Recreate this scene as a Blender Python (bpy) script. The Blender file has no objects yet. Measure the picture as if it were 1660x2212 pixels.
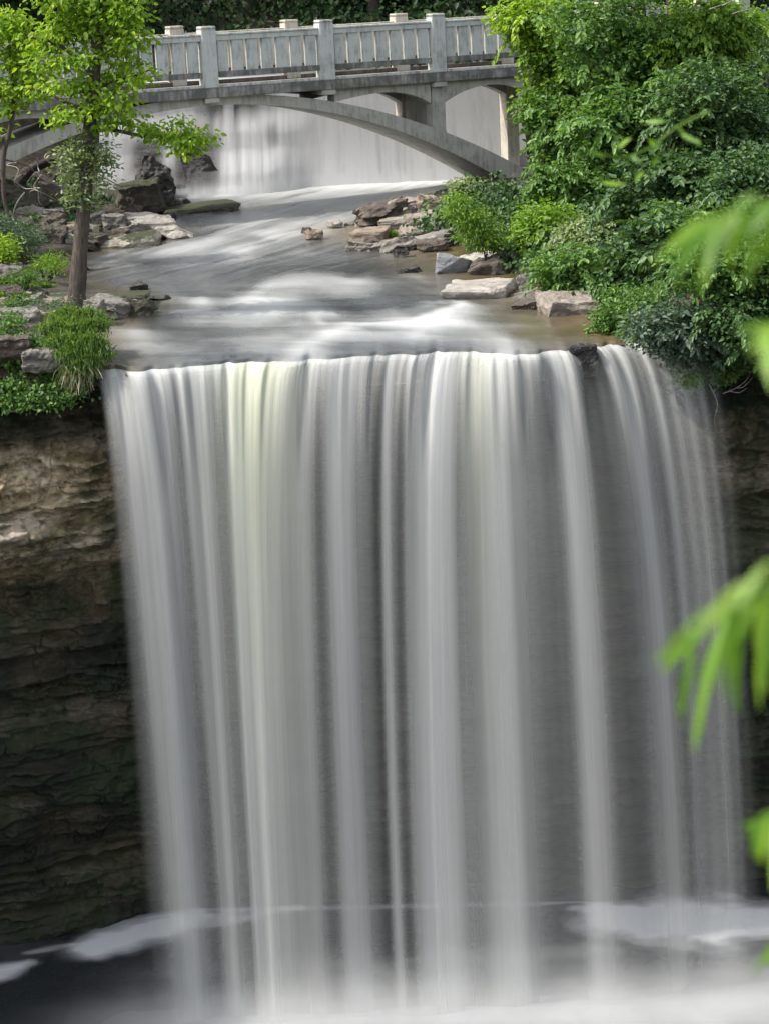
import bpy, bmesh, math, random
import numpy as np
from mathutils import Vector, Matrix
SC = bpy.context.scene
C = SC.collection
# ------------------------------------------------------------------ camera
FP = 5000.0; PITCH = math.radians(13.1); ROLL = math.radians(2.7)
F_ = np.array([0, math.cos(PITCH), -math.sin(PITCH)]); U0 = np.array([0, math.sin(PITCH), math.cos(PITCH)]); R0 = np.array([1., 0, 0])
R_ = math.cos(ROLL)*R0 - math.sin(ROLL)*U0; U_ = math.cos(ROLL)*U0 + math.sin(ROLL)*R0
cd = bpy.data.cameras.new('camera'); cam = bpy.data.objects.new('camera', cd); C.objects.link(cam)
cam.matrix_world = Matrix(((R_[0], U_[0], -F_[0], 0), (R_[1], U_[1], -F_[1], 0), (R_[2], U_[2], -F_[2], 0), (0, 0, 0, 1)))
cd.sensor_fit = 'VERTICAL'; cd.sensor_height = 36; cd.lens = 36*FP/2212
cd.clip_start = .1; cd.clip_end = 600
cd.dof.use_dof = True; cd.dof.focus_distance = 36; cd.dof.aperture_fstop = 3.8
SC.camera = cam
# ------------------------------------------------------------------ light
SUN = Vector((-.62, -.05, .78)).normalized()
w = bpy.data.worlds.new("World"); SC.world = w; w.use_nodes = True
nt = w.node_tree; bg = nt.nodes['Background']; sk = nt.nodes.new('ShaderNodeTexSky'); sk.sky_type = 'NISHITA'; sk.sun_disc = False
sk.sun_elevation = math.asin(SUN.z); sk.sun_rotation = math.atan2(SUN.x, SUN.y)
sk.dust_density = 3.0; sk.ozone_density = .6
hs = nt.nodes.new('ShaderNodeHueSaturation'); hs.inputs['Saturation'].default_value = .32
nt.links.new(sk.outputs[0], hs.inputs['Color']); nt.links.new(hs.outputs[0], bg.inputs[0]); bg.inputs[1].default_value = .15   # thin high cloud: a paler sky
sd = bpy.data.lights.new('sun', 'SUN'); sd.energy = 2.1; sd.angle = math.radians(.8); sd.color = (1, .95, .86)
so = bpy.data.objects.new('sun', sd); C.objects.link(so); so.rotation_euler = SUN.to_track_quat('Z', 'Y').to_euler()
SC.view_settings.view_transform = 'Standard'; SC.view_settings.look = 'None'; SC.view_settings.exposure = 1.15; SC.view_settings.gamma = 1
SC.cycles.transparent_max_bounces = 24
SC.cycles.max_bounces = 8; SC.cycles.volume_bounces = 2
RX = 1.0
# ------------------------------------------------------------------ pixel -> world point (on real surfaces)
def ray(x, y): return F_*FP + R_*(x-830) - U_*(y-1106)
def AY(x, y, Y):
    d = ray(x, y); return d*(Y/d[1])
def AZ(x, y, Z):
    d = ray(x, y); return d*(Z/d[2])
# ------------------------------------------------------------------ noise
def h2(i, j, s):
    n = (i.astype(np.int64)*374761393 + j.astype(np.int64)*668265263 + s*1274126177) & 0x7fffffff
    n = ((n ^ (n >> 13))*1274126177) & 0x7fffffff
    return ((n ^ (n >> 16)) & 0xffff)/65535.0
def vn(x, y, s=0):
    x = np.asarray(x, float); y = np.asarray(y, float)
    xi = np.floor(x); yi = np.floor(y); fx = x-xi; fy = y-yi
    fx = fx*fx*fx*(fx*(fx*6-15)+10); fy = fy*fy*fy*(fy*(fy*6-15)+10)
    a = h2(xi, yi, s); b = h2(xi+1, yi, s); c = h2(xi, yi+1, s); d = h2(xi+1, yi+1, s)
    return (a*(1-fx)+b*fx)*(1-fy)+(c*(1-fx)+d*fx)*fy
def fbm(x, y, s=0, o=4):
    r = 0; a = .5
    for k in range(o): r = r+a*vn(x*2**k, y*2**k, s+k*7); a *= .5
    return r
def h3(i, j, k, s): return h2(i+k*57, j-k*31, s)
def vn3(p, s=0):
    q = np.floor(p); f = p-q; f = f*f*(3-2*f); r = 0
    for dx in (0, 1):
        for dy in (0, 1):
            for dz in (0, 1):
                wgt = (f[:, 0] if dx else 1-f[:, 0])*(f[:, 1] if dy else 1-f[:, 1])*(f[:, 2] if dz else 1-f[:, 2])
                r = r+wgt*h3(q[:, 0]+dx, q[:, 1]+dy, q[:, 2]+dz, s)
    return r
def sm(a, b, x):
    t = np.clip((x-a)/(b-a), 0, 1); return t*t*(3-2*t)
# ------------------------------------------------------------------ object helpers
def tag(o, label=None, cat=None, group=None, kind=None):
    if label: o['label'] = label
    if cat: o['category'] = cat
    if group: o['group'] = group
    if kind: o['kind'] = kind
    return o
def empty(name, loc=(0, 0, 0), rz=0):
    o = bpy.data.objects.new(name, None); C.objects.link(o); o.location = loc; o.rotation_euler = (0, 0, rz)
    o.empty_display_size = .2; return o
def mesh(name, V, Fc, mat, parent=None, smooth=False, attrs=None, uv=None):
    me = bpy.data.meshes.new(name); V = np.asarray(V, float)
    Fc = np.asarray(Fc)
    if Fc.ndim == 2:
        n, k = Fc.shape
        me.vertices.add(len(V)); me.vertices.foreach_set('co', V.ravel())
        me.loops.add(n*k); me.loops.foreach_set('vertex_index', Fc.ravel().astype(np.int32))
        me.polygons.add(n); me.polygons.foreach_set('loop_start', (np.arange(n)*k).astype(np.int32)); me.polygons.foreach_set('loop_total', np.full(n, k, np.int32))
        me.update(calc_edges=True)
    if attrs:
        for k_, v in attrs.items():
            a = me.attributes.new(k_, 'FLOAT', 'POINT'); a.data.foreach_set('value', np.asarray(v, np.float32).ravel())
    if uv is not None:
        u = me.uv_layers.new(name='UVMap'); idx = Fc.ravel(); u.data.foreach_set('uv', np.asarray(uv, np.float32)[idx].ravel())
    if smooth: me.polygons.foreach_set('use_smooth', np.ones(len(me.polygons), bool))
    me.materials.append(mat)
    o = bpy.data.objects.new(name, me); C.objects.link(o)
    if parent: o.parent = parent
    return o
def grid(nu, nv):
    i, j = np.meshgrid(np.arange(nu-1), np.arange(nv-1), indexing='ij'); a = (i*nv+j).ravel()
    return np.stack([a, a+nv, a+nv+1, a+1], 1)
class MB:
    def __init__(s): s.b = bmesh.new()
    def box(s, x0, x1, y0, y1, z0, z1, bev=0):
        b = s.b; n0 = len(b.verts)
        v = [b.verts.new(c) for c in ((x0, y0, z0), (x1, y0, z0), (x1, y1, z0), (x0, y1, z0), (x0, y0, z1), (x1, y0, z1), (x1, y1, z1), (x0, y1, z1))]
        fs = [b.faces.new([v[i] for i in q]) for q in ((0, 3, 2, 1), (4, 5, 6, 7), (0, 1, 5, 4), (1, 2, 6, 5), (2, 3, 7, 6), (3, 0, 4, 7))]
        if bev:
            es = list({e for f in fs for e in f.edges}); bmesh.ops.bevel(b, geom=es, offset=bev, segments=2, affect='EDGES')
    def prism(s, prof, n0, n1):   # profile in (s,z), extruded along local y
        b = s.b
        A = [b.verts.new((p[0], n0, p[1])) for p in prof]; B = [b.verts.new((p[0], n1, p[1])) for p in prof]; n = len(prof)
        b.faces.new(A); b.faces.new(B[::-1])
        for i in range(n): b.faces.new((A[(i+1) % n], A[i], B[i], B[(i+1) % n]))
        bmesh.ops.recalc_face_normals(b, faces=b.faces[:])
    def done(s, name, mat, parent=None):
        me = bpy.data.meshes.new(name); s.b.to_mesh(me); s.b.free(); me.materials.append(mat)
        o = bpy.data.objects.new(name, me); C.objects.link(o)
        if parent: o.parent = parent
        return o
def tubes(paths, sides=9, seed=0, rough=.06):
    V = []; Q = []; n0 = 0; rg = np.random.default_rng(seed)
    for P, R in paths:
        P = np.asarray(P, float); R = np.asarray(R, float)
        # resample smooth
        t = np.linspace(0, len(P)-1, (len(P)-1)*5+1); k = np.arange(len(P))
        def cr(a):
            out = []
            for tt in t:
                i = min(int(tt), len(P)-2); f = tt-i; p0 = a[max(i-1, 0)]; p1 = a[i]; p2 = a[i+1]; p3 = a[min(i+2, len(P)-1)]
                out.append(.5*((2*p1)+(-p0+p2)*f+(2*p0-5*p1+4*p2-p3)*f*f+(-p0+3*p1-3*p2+p3)*f**3))
            return np.array(out)
        PP = cr(P); RR = np.interp(t, k, R)
        for i in range(len(PP)):
            d = PP[min(i+1, len(PP)-1)]-PP[max(i-1, 0)]; d = d/(np.linalg.norm(d)+1e-9)
            a = np.cross(d, [0.3, 1, .1]); a /= np.linalg.norm(a)+1e-9; b = np.cross(d, a)
            for j in range(sides):
                th = 2*math.pi*j/sides; V.append(PP[i]+(a*math.cos(th)+b*math.sin(th))*RR[i]*(1+rg.uniform(-rough, rough)))
        for i in range(len(PP)-1):
            for j in range(sides):
                q = n0+i*sides; Q.append((q+j, q+(j+1) % sides, q+sides+(j+1) % sides, q+sides+j))
        n0 = len(V)
    return np.array(V), np.array(Q)
# ------------------------------------------------------------------ materials
def newmat(name):
    m = bpy.data.materials.new(name); m.use_nodes = True; n = m.node_tree; p = n.nodes['Principled BSDF']; return m, n, p
def nd(n, t, **k):
    x = n.nodes.new(t)
    for a, b in k.items(): setattr(x, a, b)
    return x
def noise(n, scale, det=5, rough=.6, vec=None, dist=0):
    x = nd(n, 'ShaderNodeTexNoise'); x.inputs['Scale'].default_value = scale; x.inputs['Detail'].default_value = det; x.inputs['Roughness'].default_value = rough; x.inputs['Distortion'].default_value = dist
    if vec is not None: n.links.new(vec, x.inputs['Vector'])
    return x.outputs[0]
def mapping(n, src, sc):
    m = nd(n, 'ShaderNodeMapping'); m.inputs['Scale'].default_value = sc; n.links.new(src, m.inputs[0]); return m.outputs[0]
def ramp(n, fac, stops):
    r = nd(n, 'ShaderNodeValToRGB'); e = r.color_ramp.elements
    while len(e) < len(stops): e.new(.5)
    for i, (p, c) in enumerate(stops): e[i].position = p; e[i].color = tuple(c)+(1,) if len(c) == 3 else c
    n.links.new(fac, r.inputs[0]); return r.outputs[0]
def mixc(n, fac, a, b, mode='MIX'):
    m = nd(n, 'ShaderNodeMix', data_type='RGBA', blend_type=mode)
    for s, v in ((m.inputs[0], fac), (m.inputs[6], a), (m.inputs[7], b)):
        if isinstance(v, (int, float)): s.default_value = v
        elif isinstance(v, tuple): s.default_value = v+(1,)
        else: n.links.new(v, s)
    return m.outputs[2]
def bump(n, p, h, st, dist=.02):
    b = nd(n, 'ShaderNodeBump'); b.inputs['Strength'].default_value = st; b.inputs['Distance'].default_value = dist; n.links.new(h, b.inputs['Height']); n.links.new(b.outputs[0], p.inputs['Normal'])
def math_(n, op, a, b=None):
    m = nd(n, 'ShaderNodeMath', operation=op)
    for i, v in enumerate((a, b)):
        if v is None: continue
        if isinstance(v, (int, float)): m.inputs[i].default_value = v
        else: n.links.new(v, m.inputs[i])
    return m.outputs[0]
def rock_mat(name, dark, mid, light, moss=0.0, rough=.85, wet=0):
    m, n, p = newmat(name); tc = nd(n, 'ShaderNodeTexCoord').outputs['Object']
    st = mapping(n, tc, (1.4, 1.4, 6)); a = noise(n, 2.2, 8, .65, st, .6); b = noise(n, 11, 6, .7, tc)
    c = ramp(n, a, [(.3, dark), (.5, mid), (.72, light)])
    c = mixc(n, ramp(n, b, [(.35, (0, 0, 0)), (.65, (1, 1, 1))]), mixc(n, .45, c, dark), c)
    if moss > 0:
        g = nd(n, 'ShaderNodeNewGeometry'); sx = nd(n, 'ShaderNodeSeparateXYZ'); n.links.new(g.outputs['Normal'], sx.inputs[0])
        mk = math_(n, 'ADD', math_(n, 'MULTIPLY', sx.outputs[2], .5), noise(n, 3.5, 6, .7, tc))
        mk = ramp(n, mk, [(1.02-moss*.5, (0, 0, 0)), (1.14-moss*.5, (1, 1, 1))])
        c = mixc(n, mk, c, (.036, .043, .017))
    n.links.new(c, p.inputs['Base Color']); p.inputs['Roughness'].default_value = rough
    hh = math_(n, 'ADD', math_(n, 'MULTIPLY', a, 1.5), b); bump(n, p, hh, .8, .05)
    return m
M = {}
M['pale'] = rock_mat('pale_limestone', (.16, .14, .12), (.38, .35, .31), (.55, .52, .47))
M['tan'] = rock_mat('tan_sandstone', (.12, .09, .065), (.27, .215, .165), (.40, .33, .27))
M['pink'] = rock_mat('pink_sandstone', (.12, .10, .082), (.27, .232, .195), (.41, .365, .315))
M['grey'] = rock_mat('grey_stone', (.085, .078, .068), (.21, .195, .17), (.34, .32, .285))
M['granite'] = rock_mat('granite', (.16, .165, .175), (.24, .245, .26), (.34, .35, .37))
M['brown'] = rock_mat('brown_stone', (.035, .028, .022), (.10, .08, .065), (.19, .155, .13))
M['dark'] = rock_mat('dark_wet_stone', (.012, .011, .01), (.04, .037, .034), (.085, .078, .07), rough=.45)
M['mossy'] = rock_mat('mossy_stone', (.03, .026, .02), (.085, .075, .055), (.17, .15, .12), moss=.55)
M['palemoss'] = rock_mat('pale_mossy_stone', (.15, .135, .10), (.33, .31, .25), (.5, .48, .4), moss=.35)
M['log'] = rock_mat('weathered_wood', (.05, .042, .036), (.17, .15, .13), (.32, .29, .26))
M['darklog'] = rock_mat('dark_wood', (.014, .012, .01), (.045, .038, .032), (.11, .095, .08))
def leaf_mat(name, c0, c1, c2, trans=.35, spec=.35, rough=.45):
    m, n, p = newmat(name); a = nd(n, 'ShaderNodeAttribute', attribute_name='tint').outputs['Fac']
    c = ramp(n, a, [(0, c0), (.5, c1), (1, c2)])
    n.links.new(c, p.inputs['Base Color']); p.inputs['Roughness'].default_value = rough; p.inputs['Specular IOR Level'].default_value = spec
    t = nd(n, 'ShaderNodeBsdfTranslucent'); tcol = mixc(n, 1.0, c, (1.5, 1.45, .55), 'MULTIPLY'); n.links.new(tcol, t.inputs[0])
    x = nd(n, 'ShaderNodeMixShader'); x.inputs[0].default_value = trans; n.links.new(p.outputs[0], x.inputs[1]); n.links.new(t.outputs[0], x.inputs[2])
    n.links.new(x.outputs[0], n.nodes['Material Output'].inputs[0]); return m
M['leaf_bright'] = leaf_mat('bright_leaf', (.09, .18, .018), (.20, .34, .03), (.37, .50, .06), .45)
M['leaf_mid'] = leaf_mat('mid_leaf', (.05, .11, .03), (.09, .19, .042), (.17, .30, .06), .34)
M['leaf_fresh'] = leaf_mat('fresh_leaf', (.07, .15, .022), (.14, .26, .035), (.26, .40, .05), .42)
M['leaf_dark'] = leaf_mat('dark_leaf', (.020, .05, .016), (.045, .10, .03), (.095, .18, .05), .26)
M['leaf_forest'] = leaf_mat('forest_leaf', (.008, .02, .008), (.018, .042, .014), (.04, .085, .022), .2, .15)
M['leaf_pale'] = leaf_mat('pale_leaf', (.09, .15, .05), (.17, .24, .10), (.30, .36, .20), .3)
M['leaf_grey'] = leaf_mat('grey_green_leaf', (.05, .09, .06), (.085, .14, .095), (.14, .2, .14), .3)
M['grass'] = leaf_mat('grass_blade', (.06, .12, .025), (.10, .19, .04), (.19, .29, .08), .35)
M['straw'] = leaf_mat('dry_grass_blade', (.13, .12, .07), (.25, .23, .15), (.4, .38, .28), .3)
M['near_leaf'] = leaf_mat('near_leaf', (.06, .15, .018), (.13, .27, .028), (.24, .40, .045), .45)
def bark(name, a, b):
    m, n, p = newmat(name); tc = nd(n, 'ShaderNodeTexCoord').outputs['Object']
    x = noise(n, 9, 6, .7, mapping(n, tc, (3, 3, .5)), .5); n.links.new(ramp(n, x, [(.35, a), (.65, b)]), p.inputs['Base Color']); p.inputs['Roughness'].default_value = .9
    bump(n, p, x, .9, .03); return m
M['bark'] = bark('grey_brown_bark', (.035, .028, .022), (.125, .10, .08))
M['bark_dark'] = bark('dark_bark', (.02, .018, .015), (.07, .06, .05))
M['twig'] = bark('bleached_twig', (.16, .14, .12), (.36, .33, .29))
def conc(name, base, stain, amt, streak=True):
    m, n, p = newmat(name); tc = nd(n, 'ShaderNodeTexCoord').outputs['Object']
    a = noise(n, 3, 6, .6, tc); b = noise(n, 16, 5, .7, mapping(n, tc, (1, 1, .12)), 0); g = noise(n, 60, 3, .6, tc)
    k = math_(n, 'ADD', math_(n, 'MULTIPLY', a, .55), math_(n, 'MULTIPLY', b, .55))
    mk = ramp(n, k, [(.56-amt*.18, (0, 0, 0)), (.72-amt*.12, (1, 1, 1))])
    c = mixc(n, mk, base, stain); c = mixc(n, math_(n, 'MULTIPLY', g, .35), c, (base[0]*.6, base[1]*.6, base[2]*.6))
    n.links.new(c, p.inputs['Base Color']); p.inputs['Roughness'].default_value = .88; bump(n, p, g, .25, .01); return m
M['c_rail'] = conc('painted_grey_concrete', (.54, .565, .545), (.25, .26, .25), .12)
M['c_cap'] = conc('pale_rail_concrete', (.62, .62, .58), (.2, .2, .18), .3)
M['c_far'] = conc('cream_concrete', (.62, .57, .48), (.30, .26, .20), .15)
M['c_edge'] = conc('stained_concrete', (.40, .39, .365), (.085, .085, .08), 1.0)
M['c_arch'] = conc('arch_concrete', (.44, .43, .385), (.22, .215, .19), .25)
M['c_rust'] = conc('brown_stained_concrete', (.26, .2, .16), (.09, .065, .05), 1.0)
# ground
def ground_mat(name, a, b, c_):
    m, n, p = newmat(name); tc = nd(n, 'ShaderNodeTexCoord').outputs['Object']
    x = noise(n, 1.3, 8, .7, tc); y = noise(n, 9, 6, .7, tc)
    c = ramp(n, x, [(.35, a), (.5, b), (.65, c_)]); c = mixc(n, ramp(n, y, [(.4, (0, 0, 0)), (.6, (.6, .6, .6))]), c, a)
    n.links.new(c, p.inputs['Base Color']); p.inputs['Roughness'].default_value = .95; bump(n, p, y, .9, .06); return m
M['bank'] = ground_mat('bank_soil', (.02, .017, .012), (.05, .042, .03), (.10, .085, .062))
M['forest_floor'] = ground_mat('forest_floor', (.01, .012, .007), (.022, .025, .013), (.04, .04, .022))
# cliff
def cliff_mat():
    m, n, p = newmat('sandstone_cliff'); tc = nd(n, 'ShaderNodeTexCoord').outputs['Object']
    st = mapping(n, tc, (.6, .6, 2.0)); a = noise(n, 1.0, 9, .68, st, .7); b = noise(n, 5, 8, .72, mapping(n, tc, (1, 1, 2.2)), .4); mo = noise(n, .8, 7, .7, tc)
    band = nd(n, 'ShaderNodeAttribute', attribute_name='band').outputs['Fac']
    sand = ramp(n, a, [(.32, (.16, .115, .05)), (.45, (.34, .26, .14)), (.56, (.48, .39, .26)), (.68, (.60, .52, .42))])
    dk = ramp(n, a, [(.35, (.004, .007, .0035)), (.52, (.012, .016, .008)), (.70, (.055, .046, .03))])
    c = mixc(n, band, dk, sand)
    c = mixc(n, ramp(n, b, [(.38, (.7, .7, .7)), (.52, (0, 0, 0))]), c, (.013, .012, .009))
    c = mixc(n, ramp(n, mo, [(.47, (0, 0, 0)), (.58, (.75, .75, .75))]), c, (.020, .036, .011))
    n.links.new(c, p.inputs['Base Color']); p.inputs['Roughness'].default_value = .7
    bump(n, p, math_(n, 'ADD', math_(n, 'MULTIPLY', a, 1.4), b), .7, .07); return m
M['cliff'] = cliff_mat()
def river_mat(name, fcol):
    m, n, p = newmat(name)
    fo = nd(n, 'ShaderNodeAttribute', attribute_name='foam').outputs['Fac']; am = nd(n, 'ShaderNodeAttribute', attribute_name='amber').outputs['Fac']
    tc = nd(n, 'ShaderNodeTexCoord').outputs['Object']
    body = mixc(n, am, (.030, .034, .036), (.10, .068, .026))
    c = mixc(n, fo, body, fcol); n.links.new(c, p.inputs['Base Color'])
    r = nd(n, 'ShaderNodeMapRange'); n.links.new(fo, r.inputs[0]); r.inputs[3].default_value = .16; r.inputs[4].default_value = .75; n.links.new(r.outputs[0], p.inputs['Roughness'])
    p.inputs['IOR'].default_value = 1.33
    x = noise(n, 1.6, 4, .55, mapping(n, tc, (2.2, .9, 1)), .6); bump(n, p, x, .35, .05); return m
M['river'] = river_mat('river_water', (.56, .57, .565)); M['pool'] = river_mat('pool_water', (.78, .80, .82))
def fall_mat(name, us, vs, trans=.4, col=(.82, .83, .82)):
    m, n, p = newmat(name); al = nd(n, 'ShaderNodeAttribute', attribute_name='alpha').outputs['Fac']; ye = nd(n, 'ShaderNodeAttribute', attribute_name='warm').outputs['Fac']
    uv = nd(n, 'ShaderNodeUVMap').outputs[0]
    a = noise(n, 1, 3, .5, mapping(n, uv, (us, vs, 1)), .15); b = noise(n, 1, 3, .6, mapping(n, uv, (us*5, vs*14, 1)))
    k = math_(n, 'ADD', math_(n, 'MULTIPLY', math_(n, 'SUBTRACT', a, .5), .55), math_(n, 'MULTIPLY', math_(n, 'SUBTRACT', b, .5), .22))
    # noise modulates the density multiplicatively so that empty stays empty
    k = math_(n, 'ADD', k, 1.0); k = nd(n, 'ShaderNodeMath', operation='MULTIPLY', use_clamp=True)
    s = math_(n, 'ADD', math_(n, 'ADD', math_(n, 'MULTIPLY', math_(n, 'SUBTRACT', a, .5), .5), math_(n, 'MULTIPLY', math_(n, 'SUBTRACT', b, .5), .3)), 1.0)
    n.links.new(s, k.inputs[0]); n.links.new(al, k.inputs[1])
    c = mixc(n, ye, col, (.80, .83, .66))
    d = nd(n, 'ShaderNodeBsdfDiffuse'); n.links.new(c, d.inputs[0]); t = nd(n, 'ShaderNodeBsdfTranslucent'); n.links.new(c, t.inputs[0])
    x = nd(n, 'ShaderNodeMixShader'); x.inputs[0].default_value = trans; n.links.new(d.outputs[0], x.inputs[1]); n.links.new(t.outputs[0], x.inputs[2])
    tr = nd(n, 'ShaderNodeBsdfTransparent'); y = nd(n, 'ShaderNodeMixShader'); n.links.new(k.outputs[0], y.inputs[0]); n.links.new(tr.outputs[0], y.inputs[1]); n.links.new(x.outputs[0], y.inputs[2])
    n.links.new(y.outputs[0], n.nodes['Material Output'].inputs[0]); n.nodes.remove(p); return m
M['fall'] = fall_mat('falling_water', 4, .25)
M['fall_up'] = fall_mat('upper_falling_water', 5, .5, .75, (.93, .94, .96))
# ================================================================== SETTING
YL = 34.0; POOL = -15.2
def lipj(X): return .44*(vn(X*.9, X*0, 81)-.5)+.26*(vn(X*3.1, X*0, 82)-.5)+.16*(vn(X*9, X*0, 83)-.5)-.12*sm(-.6, .2, X)+.06
def wz(Y): return np.interp(Y, [33, 34, 34.6, 36, 40, 44, 50, 55, 60], [-5.56, -5.52, -5.45, -5.36, -5.25, -5.1, -4.95, -4.84, -4.84])
def edge(pts):
    q = []
    for x, y in pts:
        z = -5.2
        for _ in range(4):
            P = AZ(x, y, z); z = float(wz(P[1]))
        q.append((P[1], P[0]))
    q.sort(); return np.array(q)
EL = edge([(216, 800), (222, 735), (250, 690), (330, 655), (150, 610), (110, 560), (330, 520), (380, 495), (300, 470), (420, 445), (240, 405), (225, 395)])
ER = edge([(1560, 752), (1440, 745), (1300, 712), (1290, 670), (1120, 600), (1030, 560), (985, 525), (850, 505), (780, 490), (880, 445), (960, 412), (1100, 392)])
def xl(Y): return np.interp(Y, EL[:, 0], EL[:, 1])
def xr(Y): return np.interp(Y, ER[:, 0], ER[:, 1])
def ground(X, Y):
    X = np.asarray(X, float); Y = np.asarray(Y, float)
    n = fbm(X*.9, Y*.9, 3)-.47; n2 = fbm(X*3, Y*3, 9)-.47
    w0 = wz(Y); dl = xl(Y)-X; dr = X-xr(Y)
    d = np.maximum(dl, dr)
    z = w0-.45+.6*sm(-.12, .3, d)+n*.12*sm(-.2, .5, d)+n2*.08
    z = z+np.where(dl > .2, (dl-.2)*.10+np.maximum(dl-5.5, 0)*.7+np.maximum(dl-1.5, 0)*.12*sm(43, 48, Y), 0)
    z = z+np.where(dr > .5, (dr-.5)*(.42-.36*sm(45, 48, Y)*sm(5.5, 4, X)), 0)
    up = sm(56.2, 57.2, Y)      # upper level above the second fall
    z = z*(1-up)+up*np.maximum(z, -2.55+n*.2+np.maximum(np.abs(X-2)-6, 0)*.25+np.maximum(Y-60, 0)*.16)
    return z
def surf(X, Y): return np.maximum(ground(X, Y), wz(Y))
def G(px, py, y0=34.0, y1=62.0):
    d = ray(px, py); Ys = np.arange(y0, y1, .04); X = d[0]/d[1]*Ys; Z = d[2]/d[1]*Ys
    b = Z <= surf(X, Ys); i = int(np.argmax(b)) if b.any() else len(Ys)-1
    return np.array([X[i], Ys[i], Z[i]])
# terrain sheet of both banks and the upper level
xs = np.linspace(-26, 26, 420); ys = np.concatenate([np.linspace(34.02, 58, 330), np.linspace(58.3, 110, 60)])
XX, YY = np.meshgrid(xs, ys, indexing='ij'); ZZ = ground(XX, YY)
tag(mesh('terrain', np.stack([XX, YY, ZZ], -1).reshape(-1, 3), grid(len(xs), len(ys)), M['bank'], smooth=True), kind='structure')
xs = np.linspace(-150, 150, 60); ys = np.linspace(100, 320, 40); XX, YY = np.meshgrid(xs, ys, indexing='ij')
ZZ = 4+(YY-100)*.12+4*fbm(XX*.05, YY*.05, 4)
tag(mesh('hills', np.stack([XX, YY, ZZ], -1).reshape(-1, 3), grid(60, 40), M['forest_floor'], smooth=True), kind='structure')
# cliff: one sheet from bank top to pool bed, undercut behind the fall
u = np.concatenate([np.linspace(-24, -6.55, 30), np.linspace(-6.5, -2.8, 360), np.linspace(-2.77, 4.6, 90), np.linspace(4.63, 8, 170), np.linspace(8.1, 24, 30)]); nu, nv = len(u), 460
u = u; v = np.linspace(0, 1, nv); UU, VV = np.meshgrid(u, v, indexing='ij')
ztop = ground(UU, np.full_like(UU, 34.03))+.0; ZZ = ztop*(1-VV)+(POOL-1.0)*VV
zr = np.clip((ZZ-POOL)/(-5.4-POOL), 0, 1.2)
base = np.interp(zr, [0, .12, .45, .62, .665, .70, .80, .86, .92, .965, 1.2], [2.5, 2.4, 1.95, 1.8, 1.45, .65, .7, 1.05, 1.3, .05, 0])
mid = np.interp(zr, [0, .3, .8, .95, .985, 1.2], [2.5, 2.2, 1.7, .9, .06, 0])
lf = 1-sm(-4.4, -3.4, UU); rt = sm(4.3, 5.2, UU)
rbase = np.interp(zr, [0, .3, .62, .84, .90, .96, 1.2], [2.5, 2.0, 1.2, .7, 1.3, .6, 0])
off = base*lf+rbase*rt+mid*(1-lf-rt)
off = off-np.maximum(-3.6-UU, 0)*.42*sm(1.05, .75, zr)-np.maximum(np.abs(UU)-9, 0)*.8
strat = fbm(UU*.35, ZZ*2.6, 21, 5)-.47; lump = fbm(UU*1.1, ZZ*1.5, 25, 5)-.47; fr = np.abs(fbm(UU*2.2, ZZ*3.2, 29, 4)-.47)
ledge = (vn(UU*.15, ZZ*1.7+UU*.1, 33) > .5)*.10
top0 = sm(0, .03, VV)
calm_ = .55+.45*sm(.55, .68, zr)
off = off+top0*(strat*.8*calm_+lump*1.1*calm_+fr*.9*sm(.76, .82, zr)+ledge*1.5+(np.abs(fbm(UU*1.2+ZZ*.4, ZZ*4.5, 43, 4)-.47)-.1)*.6)
crk = np.abs(fbm(UU*.9+3*lump, ZZ*1.3+UU*.15, 61, 4)-.47); off = off+top0*.08*sm(.035, 0, crk)+top0*.10*(fbm(UU*7, ZZ*9, 67, 3)-.44)+top0*.5*sm(.06, 0, np.abs(fbm(UU*.22, ZZ*1.1, 63, 3)-.43))*.35
blk = vn(np.floor(UU*1.6+.4*vn(UU, ZZ, 5))*1.7, np.floor(ZZ*3.1)*1.3, 37)-.5
off = off+blk*.22*sm(.76, .8, zr)*top0
band = np.clip(np.interp(zr, [0, .5, .62, .67, .84, .87, .95, 1], [.0, .06, .35, 1, 1, .10, .15, .4])+(lump*.6), 0, 1)
band = band*(lf+.45*rt)+(1-lf-rt)*.05
V = np.stack([UU, YL+.03+off, ZZ], -1).reshape(-1, 3)
tag(mesh('cliff', V, grid(nu, nv), M['cliff'], smooth=True, attrs={'band': band.ravel()}), kind='structure')
# gorge side slopes toward the viewer (outside the frame, close the place)
for sx in (-1, 1):
    ys = np.linspace(-10, 30, 40); t = np.linspace(0, 1, 30); TT, YY = np.meshgrid(t, ys, indexing='ij')
    XX = sx*(17+9*TT+2*fbm(TT*4, YY*.2, 8)); ZZ = POOL-1+TT*15
    fc = grid(30, 40); fc = fc if sx > 0 else fc[:, ::-1]
    tag(mesh('gorge_slope', np.stack([XX, YY, ZZ], -1).reshape(-1, 3), fc, M['forest_floor'], smooth=True), kind='structure')
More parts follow.
